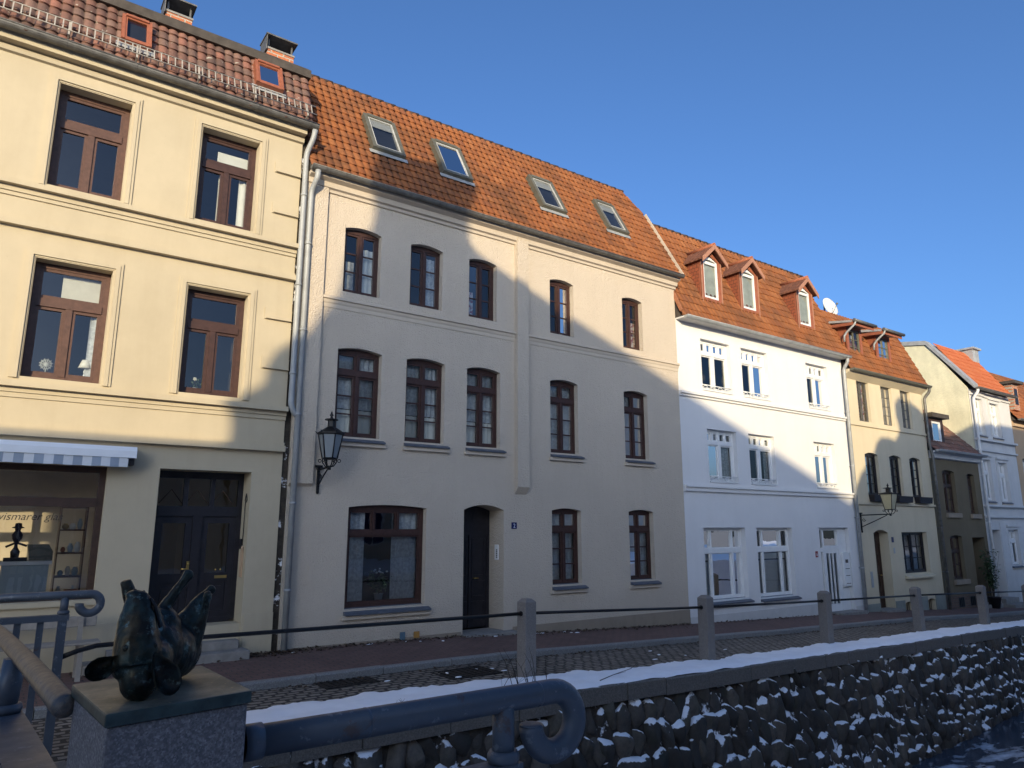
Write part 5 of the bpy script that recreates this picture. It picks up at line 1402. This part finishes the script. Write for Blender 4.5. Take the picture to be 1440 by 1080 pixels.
# ================================================================== LANTERNS, DISH, BENCH AND SMALL THINGS
def lantern(name, loc, label, sides, wt, wb, hh, glassm, arm, drop, roof_h):
    """wall lantern; origin at the wall plate, lamp hangs out over the street (-y)"""
    e = empty(name, loc, label, 'lantern', 'wall lanterns', True)
    br = MB(); br.box(-.022, .022, -.035, .0, -drop, .05)
    br.blob((0, -.02, -drop-.02), .03, .03, .035, None, 10, 6)
    br.box(-.06, .06, -.05, .0, .02, .06)
    br.tube([(0, -.02, -.02), (0, -arm, .0)], .017, 8)
    br.tube([(0, -.03, -drop*.75), (0, -arm*.45, -drop*.42), (0, -arm*.88, -.03)], .013, 8)
    br.tube([(0, -.05-.06*(1-t/14)*math.cos(t*.62)-.06, -drop*.32-.055*(1-t/18)*math.sin(t*.62)) for t in range(13)], .009, 6)
    br.build('bracket', 'black_iron', e)
    c = Vector((0, -arm, 0)); zb = .14; zt = zb+hh
    f = MB()
    for i in range(sides):
        w = 2*math.pi*(i+.5)/sides; d = Vector((math.cos(w), math.sin(w), 0)); w2 = 2*math.pi*(i+1.5)/sides; d2 = Vector((math.cos(w2), math.sin(w2), 0))
        f.tube([c+d*wb+Vector((0, 0, zb)), c+d*wt+Vector((0, 0, zt))], .011, 6)
        f.tube([c+d*wb+Vector((0, 0, zb)), c+d2*wb+Vector((0, 0, zb))], .014, 6); f.tube([c+d*wt+Vector((0, 0, zt)), c+d2*wt+Vector((0, 0, zt))], .014, 6)
        f.tube([c+d*wb*.95+Vector((0, 0, zb)), c+d*wb*.9+Vector((0, 0, zb-.07)), c+d*wb*.55+Vector((0, 0, zb-.13)), c+Vector((0, 0, zb-.14))], .010, 6)
        f.tube([c+d*(wb*1.05+.028+.026*math.cos(t))+Vector((0, 0, zb-.04+.026*math.sin(t))) for t in [q*.52 for q in range(13)]], .007, 6)
        f.tube([c+d*wt+Vector((0, 0, zt)), c+d*(wt+.05)+Vector((0, 0, zt+.045))], [.014, .006], 6)
    f.tube([c+Vector((0, 0, -.05)), c+Vector((0, 0, .02))], .03, 10)
    f.build('frame', 'black_iron', e)
    g = MB(); vs = []
    for z, w_ in ((zb+.012, wb-.006), (zt-.01, wt-.008)):
        for i in range(sides): w = 2*math.pi*(i+.5)/sides; vs.append(c+Vector((math.cos(w)*w_, math.sin(w)*w_, z)))
    g.add(vs, [(i, (i+1) % sides, sides+(i+1) % sides, sides+i) for i in range(sides)]); g.build('glass_pane', glassm, e)
    r = MB(); vs = []
    for z, w_ in ((zt+.003, wt+.03), (zt+.02, wt+.03), (zt+roof_h, wt*.30), (zt+roof_h+.11, wt*.28)):
        for i in range(sides): w = 2*math.pi*(i+.5)/sides; vs.append(c+Vector((math.cos(w)*w_, math.sin(w)*w_, z)))
    fs = [(a*sides+i, a*sides+(i+1) % sides, (a+1)*sides+(i+1) % sides, (a+1)*sides+i) for a in range(3) for i in range(sides)]
    fs += [tuple(range(sides)), tuple(3*sides+i for i in range(sides))]
    r.add(vs, fs); zz = zt+roof_h+.11
    r.lathe(c+Vector((0, 0, zz)), [(wt*.55, 0), (wt*.55, .015), (.03, .03), (.018, .06), (.035, .085), (.02, .11), (.012, .14), (0, .16)], 12)
    r.build('lamp_roof', 'black_iron', e)
    return e
lantern('wall_lantern', (4.47, 12.0, 3.0), 'black six sided wall lantern with white panes on the cream house', 6, .205, .125, .41, 'lantern_glass', .50, .38, .13)
l2 = lantern('wall_lantern', (22.00, 12.0, 2.40), 'black wall lantern with yellowish panes on the pale yellow house', 4, .25, .15, .46, 'lantern_glass_warm', .95, .50, .06)

ds = empty('satellite_dish', (23.70, 13.45, 9.2), 'cream satellite dish on a pole above the roofs', 'satellite dish', None, True)
m = MB(); N = Vector((-.12, -.95, .28)).normalized(); a = N.cross(Vector((0, 0, 1))).normalized(); bb_ = a.cross(N)
cen = Vector((0, -.1, .62)); n, mm = 24, 6
for sg_ in (0, 1):
    for i in range(mm+1):
        t = i/mm
        for j in range(n): w = 2*math.pi*j/n; m.v.append(cen+(a*math.cos(w)*.36+bb_*math.sin(w)*.36)*t+N*(.08*t*t-.015*sg_))
L = (mm+1)*n
for sg_ in (0, 1):
    for i in range(mm):
        for j in range(n): m.f.append((sg_*L+i*n+j, sg_*L+i*n+(j+1) % n, sg_*L+(i+1)*n+(j+1) % n, sg_*L+(i+1)*n+j)); m.sm.append(True)
for j in range(n): m.f.append((mm*n+j, mm*n+(j+1) % n, L+mm*n+(j+1) % n, L+mm*n+j)); m.sm.append(True)
m.build('reflector', 'dish_white', ds)
m = MB(); m.tube([(-.12, 0, -.2), (-.12, 0, .75)], .03, 8); m.tube([(-.1, 0, .6), (0, -.08, .62)], .02, 6); m.build('mast', 'zinc_dark', ds)
m = MB(); m.tube([cen-bb_*.34, cen+N*.35-bb_*.05], .012, 6); m.blob(cen+N*.35-bb_*.05, .04, .04, .04, None, 8, 6); m.build('receiver', 'zinc_dark', ds)
an = MB(); an.tube([(24.3, 13.5, 8.6), (24.3, 13.5, 9.85)], .012, 6)
for z in (9.62, 9.72, 9.82): an.tube([(24.13, 13.5, z), (24.47, 13.5, z)], .007, 5)
an.tube([(24.3, 13.3, 9.75), (24.3, 13.7, 9.75)], .007, 5)
tag(an.build('antenna', 'zinc'), 'thin small aerial right of the satellite dish', 'antenna')

be = empty('bench', (0, 11.45, 0), 'weathered pale wooden bench with backrest under the shop window', 'bench')
m = MB(); m.box(-1.4, 1.31, 11.60, 11.64, .68, .82); m.build('backrest', 'bench_wood', be, .015)
m = MB(); m.box(-1.4, 1.34, 11.22, 11.36, .49, .525); m.box(-1.4, 1.34, 11.38, 11.52, .49, .525); m.build('seat', 'bench_wood', be, .008)
for x in (-.9, 1.12):
    m = MB(); m.box(x-.03, x+.03, 11.565, 11.599, .02, .80); m.build('leg', 'bench_wood', be)
    m = MB(); m.box(x-.03, x+.03, 11.25, 11.29, .02, .489); m.build('leg', 'bench_wood', be)
# window boxes
pbx = None
for (a, b, lab) in ((22.62, 23.55, 'black flower box under the left arched window, behind the yellowish lantern'), (24.20, 25.15, 'black flower box under the middle arched window of the pale yellow house'), (25.60, 26.52, 'black flower box under the right arched window of the pale yellow house')):
    if pbx is None:
        pbx = empty('flower_box', ((a+b)/2, YF-.10, 2.82), lab, 'flower box', 'black flower boxes on the pale yellow house', True)
        m = MB(); w = (b-a)/2
        m.add([(-w+.03, -.08, 0), (w-.03, -.08, 0), (w-.03, .08, 0), (-w+.03, .08, 0), (-w, -.10, .21), (w, -.10, .21), (w, .095, .21), (-w, .095, .21), (-w+.02, -.08, .21), (w-.02, -.08, .21), (w-.02, .075, .21), (-w+.02, .075, .21), (-w+.04, -.07, .17), (w-.04, -.07, .17), (w-.04, .065, .17), (-w+.04, .065, .17)],
              [(3, 2, 1, 0), (0, 1, 5, 4), (1, 2, 6, 5), (2, 3, 7, 6), (3, 0, 4, 7), (4, 5, 9, 8), (5, 6, 10, 9), (6, 7, 11, 10), (7, 4, 8, 11), (8, 9, 13, 12), (9, 10, 14, 13), (10, 11, 15, 14), (11, 8, 12, 15)])
        m.build('trough', 'planter_black', pbx)
        m = MB(); m.box(-w+.04, w-.04, -.07, .065, .172, .185); m.build('soil', 'dead_leaf', pbx)
        o = pbx
    else: o = copy_tree(pbx)
    o.location = ((a+b)/2, YF-.10, 2.82); o['label'] = lab
# plants: helper of stems and leaves
def leafy(mb, base, h, spread, nst, nl, ls, rnd, droop=.3):
    for s in range(nst):
        a = rnd.uniform(0, 6.28); tip = Vector(base)+Vector((math.cos(a)*spread*rnd.random(), math.sin(a)*spread*rnd.random(), h*rnd.uniform(.6, 1)))
        for l in range(nl):
            t = rnd.uniform(.3, 1); c = Vector(base)*(1-t)+tip*t+Vector((rnd.gauss(0, .03), rnd.gauss(0, .03), rnd.gauss(0, .02)))
            d = Vector((rnd.gauss(0, 1), rnd.gauss(0, 1), rnd.gauss(-droop, .5))).normalized(); u = d.cross(Vector((rnd.gauss(0, 1), rnd.gauss(0, 1), 1))).normalized()
            L = ls*rnd.uniform(.6, 1.2)
            mb.add([c, c+d*L*.5+u*L*.18, c+d*L, c+d*L*.5-u*L*.18], [(0, 1, 2, 3)])
def potted(name, loc, label, h, spread, nst, nl, ls, potm, leafm, flower=0, pr=.06, group=None, cat='plant', ph=None, trellis=False):
    e = empty(name, loc, label, cat, group, True); rnd = random.Random(int(abs(loc[0])*100))
    ph = ph or pr*1.5
    m = MB(); m.lathe((0, 0, 0), [(pr*.7, 0), (pr, ph*.95), (pr*1.08, ph*.96), (pr*1.08, ph), (pr*.9, ph), (pr*.85, ph*.85), (0, ph*.84)], 16); m.build('pot', potm, e)
    m = MB(); leafy(m, (0, 0, ph*.8), h, spread, nst, nl, ls, rnd); m.build('leaves', leafm, e)
    m = MB()
    for s in range(max(3, nst//2)):
        a = rnd.uniform(0, 6.28); r = spread*rnd.random(); m.tube([(0, 0, ph*.8), (math.cos(a)*r*.5, math.sin(a)*r*.5, ph*.8+h*.5), (math.cos(a)*r, math.sin(a)*r, ph*.8+h*.9)], .004, 5)
    if trellis:
        for xx in (-.22, 0, .22): m.tube([(xx, .1, 0), (xx, .1, h*.8)], .012, 6)
    m.build('stems', 'twig', e)
    if flower:
        m = MB()
        for s in range(flower): a = rnd.uniform(0, 6.28); r = spread*rnd.random()*.8; m.blob((math.cos(a)*r, math.sin(a)*r, ph+h*rnd.uniform(.75, 1.1)), .022, .022, .016, None, 8, 5)
        m.build('flowers', 'petal_white', e)
    return e
potted('potted_plant', (5.86, YF+.36, .70), 'bushy pale potted plant with white blossoms behind the wide cream house window', .42, .24, 16, 16, .09, 'plastic_white', 'leaf_pale', 8, .085)
potted('potted_plant', (6.26, YF+.36, .70), 'small white flowering pot at the right of the wide window', .14, .08, 8, 8, .05, 'plastic_white', 'leaf_pale', 9, .055)
potted('potted_plant', (5.36, YF+.36, .70), 'low dark potted plant at the left of the wide window', .12, .14, 10, 8, .06, 'slate', 'leaf_green', 0, .06)
potted('climbing_shrub', (30.05, YF-.35, G(30)), 'tall green climbing shrub on a trellis by the olive house door', 1.9, .42, 24, 22, .14, 'planter_black', 'leaf_green', 0, .22, None, 'shrub', .4, True)
potted('flower_vase', (2.43, YF+.34, 4.20), 'small pot of white flowers in the lower right window of the yellow house', .16, .06, 8, 6, .06, 'plastic_white', 'leaf_pale', 7, .035)
e = empty('table_lamp', (.86, YF+.36, 4.20), 'small white table lamp with a conical shade in the lower middle window', 'lamp', None, True)
m = MB(); m.lathe((0, 0, 0), [(.05, 0), (.05, .012), (.012, .03), (.02, .06), (.01, .09), (.018, .12), (.01, .15), (.01, .2)], 12); m.build('base', 'plastic_white', e)
m = MB(); m.lathe((0, 0, .17), [(.095, 0), (.05, .13), (.047, .13), (.09, .004)], 18); m.build('lamp_shade', 'linen', e)
e = MB(); rnd = random.Random(4)
for i in range(6):
    a = math.pi*i/6+.3; d = Vector((math.cos(a), 0, math.sin(a)))*.09; c = Vector((.36, YF+.30, 4.36))
    e.tube([c-d, c+d], .006, 5)
    for t in (-.6, .6):
        q = c+d*t; w = Vector((-d.z, 0, d.x))*.28; e.tube([q-w*.8+d*.2*(1 if t > 0 else -1), q, q+w*.8+d*.2*(1 if t > 0 else -1)], .004, 5)
e.tube([(.36, YF+.30, 4.21), (.36, YF+.30, 4.3)], .006, 5)
tag(e.build('snowflake_ornament', 'petal_white'), 'white wire snowflake ornament standing in the lower middle window', 'ornament')
# wind ornament by the door
e = empty('hanging_ornament', (3.33, YF+.16, 2.0), 'thin hanging ornament of wire and pale wood on the door reveal', 'ornament')
m = MB(); m.tube([(3.335, YF+.16, 2.55), (3.335, YF+.11, 2.44), (3.335, YF+.16, 2.40), (3.335, YF+.21, 2.44), (3.335, YF+.16, 2.55)], .007, 6); m.tube([(3.335, YF+.19, 2.42), (3.335, YF+.19, 1.72)], .006, 6); m.build('wire', 'black_iron', e)
m = MB(); m.box(3.322, 3.347, YF+.13, YF+.23, 1.22, 1.62); m.blob((3.335, YF+.18, 1.66), .018, .06, .05, None, 8, 6); m.build('wooden_tag', 'peach_plaster', e)
m = MB(); m.box(3.325, 3.346, YF+.26, YF+.34, 1.66, 1.82); tag(m.build('bell_push', 'black_wood', None, .004), 'black bell push box on the shop door reveal', 'doorbell')
# goods in the shop window
def thingbox(name, label, cat, mb_list):
    e = empty(name, mb_list[0][3], label, cat)
    for nm, mat, mb, _ in mb_list: mb.build(nm, mat, e)
a = MB(); a.box(.16, .72, YF+.45, YF+.95, .62, 1.48); t = MB(); t.box(.13, .75, YF+.42, YF+.98, 1.481, 1.53)
thingbox('display_plinth', 'pale blue display plinth in the shop window', 'plinth', [('block', 'display_blue', a, (.45, YF+.7, .6)), ('top', 'awning_white', t, None)])
a = MB(); a.prism([(.48, 1.535), (.76, 1.535), (.76, 1.66), (.70, 1.76), (.44, 1.76)], 'y', YF+.62, YF+.9); tag(a.build('display_box', 'grey_green_metal'), 'grey slanted box on the pale blue plinth', 'box')
e = empty('wooden_figure', (.30, YF+.65, 1.53), 'black wooden figure with hat standing on the pale blue plinth', 'figurine', None, True)
m = MB(); m.box(-.13, .15, -.08, .08, 0, .05); m.lathe((0, 0, .05), [(.05, 0), (.06, .08), (.025, .14), (.02, .20), (.06, .26), (.07, .32), (.03, .38), (.03, .40)], 12); m.build('body', 'black_wood', e)
m = MB(); m.lathe((0, 0, .43), [(.035, 0), (.04, .03), (.075, .035), (.075, .045), (.045, .055), (.04, .10), (0, .11)], 14); m.build('hat', 'black_wood', e)
m = MB(); m.tube([(-.12, 0, .20), (0, -.02, .26), (.13, 0, .21)], .016, 8); m.build('arm', 'black_wood', e)
sh = MB()
for z in (.9, 1.25, 1.6, 1.95, 2.3): sh.box(.85, 1.18, YF+1.1, YF+1.4, z, z+.025)
sh.box(.83, .849, YF+1.1, YF+1.4, .5, 2.35); sh.box(1.181, 1.20, YF+1.1, YF+1.4, .5, 2.35)
tag(sh.build('shelf', 'mid_brown_wood'), 'brown wooden shelf unit behind the shop window', 'shelf')
rnd = random.Random(8)
mats = ['plastic_white', 'linen', 'terracotta_frame', 'display_blue', 'brass', 'leaf_green', 'peach_plaster']
names = ['vase', 'jar', 'bowl']
nth = ['first', 'second', 'third', 'fourth']
for zi, z in enumerate((.925, 1.275, 1.625, 1.975)):
    for c in range(3):
        m = MB(); r = rnd.uniform(.03, .05); h = rnd.uniform(.08, .2); nm = names[(zi+c) % 3]
        m.lathe((.92+c*.095, YF+1.22, z), [(r*.6, 0), (r, h*.4), (r*.9, h*.7), (r*.5, h*.9), (r*.6, h), (r*.5, h), (r*.4, h*.85), (0, h*.2)], 12)
        tag(m.build(nm, rnd.choice(mats)), '%s on the %s board of the shop shelf, %s' % (nm, nth[zi], ('left end', 'middle', 'right end')[c]), nm, 'goods on the shop shelf')
m = MB(); m.box(-2.6, 1.20, YF+.32, YF+1.0, .90, .96); tag(m.build('window_board', 'bench_wood'), 'low display board along the shop window', 'board')
for i, (x, y, s, mt, lb) in enumerate(((.88, .5, (.10, .08, .12), 'linen', 'cream carton on the window board right of the blue plinth'), (1.04, .55, (.09, .10, .05), 'terracotta_frame', 'flat red carton on the window board'), (1.05, .56, (.08, .09, .09), 'leaf_green', 'green carton under the flat red one'), (-.12, .55, (.12, .10, .16), 'linen', 'cream carton left of the blue plinth'))):
    z = .965+(.095 if i == 1 else 0); m = MB(); m.box(x-s[0], x+s[0], YF+y-s[1], YF+y+s[1], z, z+s[2]*(1.0)); m.box(x-s[0]*.1, x+s[0]*.1, YF+y-s[1]-.001, YF+y+s[1]+.001, z+.001, z+s[2]+.001)
    tag(m.build('carton', mt), lb, 'carton', 'cartons in the shop window')
# dry weeds on the canal coping
rnd = random.Random(17)
def weed(name, loc, label, n, h, sp, mat='twig'):
    m = MB()
    for i in range(n):
        a = rnd.uniform(0, 6.28); r = sp*rnd.random(); b = Vector(loc)+Vector((rnd.gauss(0, sp*.5), rnd.gauss(0, .05), 0)); hh = h*rnd.uniform(.5, 1)
        p = [b, b+Vector((math.cos(a)*r*.3, math.sin(a)*r*.2, hh*.4)), b+Vector((math.cos(a)*r*.6, math.sin(a)*r*.4, hh*.75)), b+Vector((math.cos(a)*r, math.sin(a)*r*.6, hh))]
        m.tube(p, [.0045, .004, .003, .0015], 5)
        for q in range(3):
            t = p[1+q % 2]; d = Vector((rnd.gauss(0, .06), rnd.gauss(0, .04), rnd.uniform(.03, .12))); m.tube([t, t+d], [.0025, .001], 4)
    tag(m.build(name, mat), label, 'weed', 'dry weeds on the canal edge')
weed('dry_weed', (5.75, 7.62, RZ(6)-.02), 'tall bare weed stalks sprouting from the snow by the nearest granite post', 12, .62, .30)
weed('dry_weed', (4.05, 7.75, RZ(4)-.02), 'two thin grass blades in the snow left of the tall weed stalks', 5, .16, .18)
weed('dry_weed', (5.5, 7.05, -1.35), 'tangle of dead stalks hanging in the boulder wall under the blue railing', 40, .55, .5)
m = MB(); m.tube([(7.05, 7.75, RZ(7)+.03), (7.4, 7.85, RZ(7)+.05), (7.9, 8.0, RZ(7.9)+.09), (8.2, 8.15, RZ(8)+.13)], [.006, .005, .004, .002], 5); m.tube([(7.4, 7.85, RZ(7)+.05), (7.55, 7.75, RZ(7)+.09)], [.004, .002], 4)
tag(m.build('fallen_twig', 'twig'), 'single thin twig lying on the snow of the canal coping', 'twig')

# ================================================================== HOUSES ACROSS THE CANAL (they throw the long shadow)
SUN_EL, SUN_AZ = 11.5, 35.0     # elevation; degrees left of straight behind the facade normal
Y0 = -7.0
ta = math.tan(R(SUN_AZ)); te = math.tan(R(SUN_EL))/math.cos(R(SUN_AZ))
def cast(x, z, y=YF): D = y-Y0; return (x-D*ta, z+D*te)
def shadow_house(name, label, outline, body, ridge, depth, wins):
    e = empty(name, (body[0], Y0, 0), label, 'house', 'houses across the canal')
    g = MB(); g.prism(outline, 'y', Y0-.45, Y0); g.build('gable_front', 'cream_shadow_house', e)
    x0, x1, ze = body; b = MB()
    b.prism([(x0, -2.5), (x1, -2.5), (x1, ze), ((x0+x1)/2 if ridge[0] is None else ridge[0], ridge[1]), (x0, ze)], 'y', Y0-depth, Y0-.451); b.build('body', 'cream_shadow_house', e)
    for (a, b_, c, d) in wins:
        w = MB(); w.box(a, b_, Y0+.001, Y0+.04, c, c+.08); w.box(a, b_, Y0+.001, Y0+.04, d-.08, d); w.box(a, a+.08, Y0+.001, Y0+.04, c+.08, d-.08); w.box(b_-.08, b_, Y0+.001, Y0+.04, c+.08, d-.08); w.box((a+b_)/2-.04, (a+b_)/2+.04, Y0+.001, Y0+.04, c+.08, d-.08)
        wo = w.build('window', 'white_paint', e)
        p = MB(); p.box(a+.08, b_-.08, Y0+.002, Y0+.015, c+.08, d-.08); p.build('pane', 'sign_blue', wo)
    return e
OUT = [(2.60, 3.30), (2.94, 3.32), (2.97, 3.62), (2.93, 3.86), (2.86, 4.02), (3.10, 4.10), (3.34, 4.20), (3.45, 4.45), (3.50, 4.75), (3.60, 4.98), (3.80, 5.14), (4.05, 5.24), (4.22, 5.42), (4.38, 5.75), (4.60, 6.1),
       (4.72, 6.40), (4.76, 6.76), (4.86, 7.10), (5.12, 7.42), (5.28, 7.70), (5.33, 8.05), (5.30, 8.35)]
roofp = [(5.17, 11.97, 8.85), (5.40, 12.2, 9.23), (5.62, 12.42, 9.62), (5.95, 12.40, 9.56), (6.70, 12.48, 9.72), (7.38, 12.50, 9.76), (7.62, 12.30, 9.40), (7.45, 12.15, 9.14), (7.28, 11.97, 8.85)]
OUR = [(7.17, 8.29), (7.20, 8.02), (7.42, 7.83), (7.88, 7.64)]
poly = [cast(*p) for p in OUT]+[cast(p[0], p[2], p[1]) for p in roofp]+[cast(*p) for p in OUR]
r0 = cast(7.9, 7.62)
poly = [(poly[0][0], -2.5)]+poly+[(r0[0]+.3, r0[1]-.3), (r0[0]+2.6, r0[1]-2.6), (r0[0]+2.9, r0[1]-4), (r0[0]+2.9, -2.5)]
gxa, gxb = poly[0][0], poly[-1][0]
shadow_house('gabled_house', 'curved gable house across the canal that shades the cream house', poly, (gxa+.05, gxb-.05, 8.9), (r0[0], r0[1]), 20.5,
             [(gxa+.9+i*1.5, gxa+1.8+i*1.5, z, z+1.5) for i in range(3) for z in (1.2, 4.2, 7.0)])
lx0 = -14.15; lz = cast(0, 3.30)[1]  # unseen house, its end cut back so sun enters the shop window
shadow_house('low_row_house', 'low row house across the canal, cut short to let sun into the yellow shop', [(lx0, -2.5), (gxa-.002, -2.5), (gxa-.002, lz), (lx0, lz)], (lx0, gxa-.002, lz-.1), (lx0/2+gxa/2, lz-.05), 9, [(gxa-1.6-i*1.6, gxa-.7-i*1.6, z, z+1.5) for i in range(2) for z in (1.2, 4.2)])
rx0, rx1, rz_ = gxb+.004, cast(21.2, 2.4)[0], 6.9  # unseen house added to keep horizon glow out of the window reflections
shadow_house('added_row_house', 'unseen row house added across the canal to block low sky glow', [(rx0, -2.5), (rx1, -2.5), (rx1, rz_), (rx0, rz_)], (rx0+.01, rx1-.01, rz_-.1), ((rx0+rx1)/2, rz_-.05), 9, [(rx0+.8+i*2.1, rx0+1.8+i*2.1, z, z+1.5) for i in range(4) for z in (1.2, 4.2)])
o2 = [(21.3, 2.45), (21.88, 3.2), (22.31, 3.71), (22.86, 4.05), (23.2, 4.35), (23.45, 4.75), (23.8, 4.96), (24.3, 4.98), (24.7, 4.92), (25.0, 5.15), (25.1, 5.43), (24.95, 5.8), (24.95, 6.2), (25.26, 6.47), (25.6, 6.54), (25.9, 6.48), (26.15, 6.20), (26.4, 6.30), (26.8, 6.05), (27.2, 5.8), (29.5, 5.6), (31.0, 6.0), (33, 6.2), (36, 6.2), (50, 6.3)]
p2 = [cast(*p) for p in o2]
p2 = [(p2[0][0], -2.5)]+p2+[(p2[-1][0], -2.5)]
shadow_house('scrolled_gable_house', 'house with scrolled gable across the canal opposite the pale yellow house', p2, (p2[0][0]+.1, p2[-1][0], 6.0), (None, 6.5), 9, [(p2[0][0]+1.5+i*2.4, p2[0][0]+2.6+i*2.4, z, z+1.5) for i in range(6) for z in (1.0, 4.0)])

# ================================================================== CAMERA, LIGHT, SKY
P_, YAW = 11.442, 54.357
cam = bpy.data.cameras.new('camera'); co = bpy.data.objects.new('camera', cam); COL.objects.link(co)
co.location = (0, 0, 2.0); co.rotation_euler = (R(90+P_), 0, R(-(90-YAW)))
cam.sensor_width = 36; cam.sensor_fit = 'HORIZONTAL'; cam.lens = 998/1440*36; cam.clip_end = 2000; cam.clip_start = .05
SC.camera = co
sd = Vector((-math.sin(R(SUN_AZ))*math.cos(R(SUN_EL)), -math.cos(R(SUN_AZ))*math.cos(R(SUN_EL)), math.sin(R(SUN_EL))))
sl = bpy.data.lights.new('sun', 'SUN'); sl.energy = 3.1; sl.angle = R(.53); sl.color = (.95, .78, .50)
so_ = bpy.data.objects.new('sun', sl); COL.objects.link(so_); so_.rotation_euler = sd.to_track_quat('Z', 'Y').to_euler()
wd = bpy.data.worlds.new('World'); SC.world = wd; wd.use_nodes = True
nt = wd.node_tree; nt.nodes.clear()
sk = nt.nodes.new('ShaderNodeTexSky'); sk.sky_type = 'NISHITA'; sk.sun_disc = False
sk.sun_elevation = R(SUN_EL); sk.sun_rotation = R(180+SUN_AZ); sk.air_density = .75; sk.dust_density = 3.7; sk.ozone_density = 5.0; sk.altitude = 0
bg = nt.nodes.new('ShaderNodeBackground'); bg.inputs['Strength'].default_value = .15
ow = nt.nodes.new('ShaderNodeOutputWorld'); nt.links.new(sk.outputs[0], bg.inputs[0]); nt.links.new(bg.outputs[0], ow.inputs[0])
vs = SC.view_settings; vs.view_transform = 'Standard'; vs.look = 'None'; vs.exposure = .92; vs.gamma = 1
SC.cycles.max_bounces = 8; SC.cycles.transparent_max_bounces = 12
SC.cycles.sample_clamp_indirect = 4
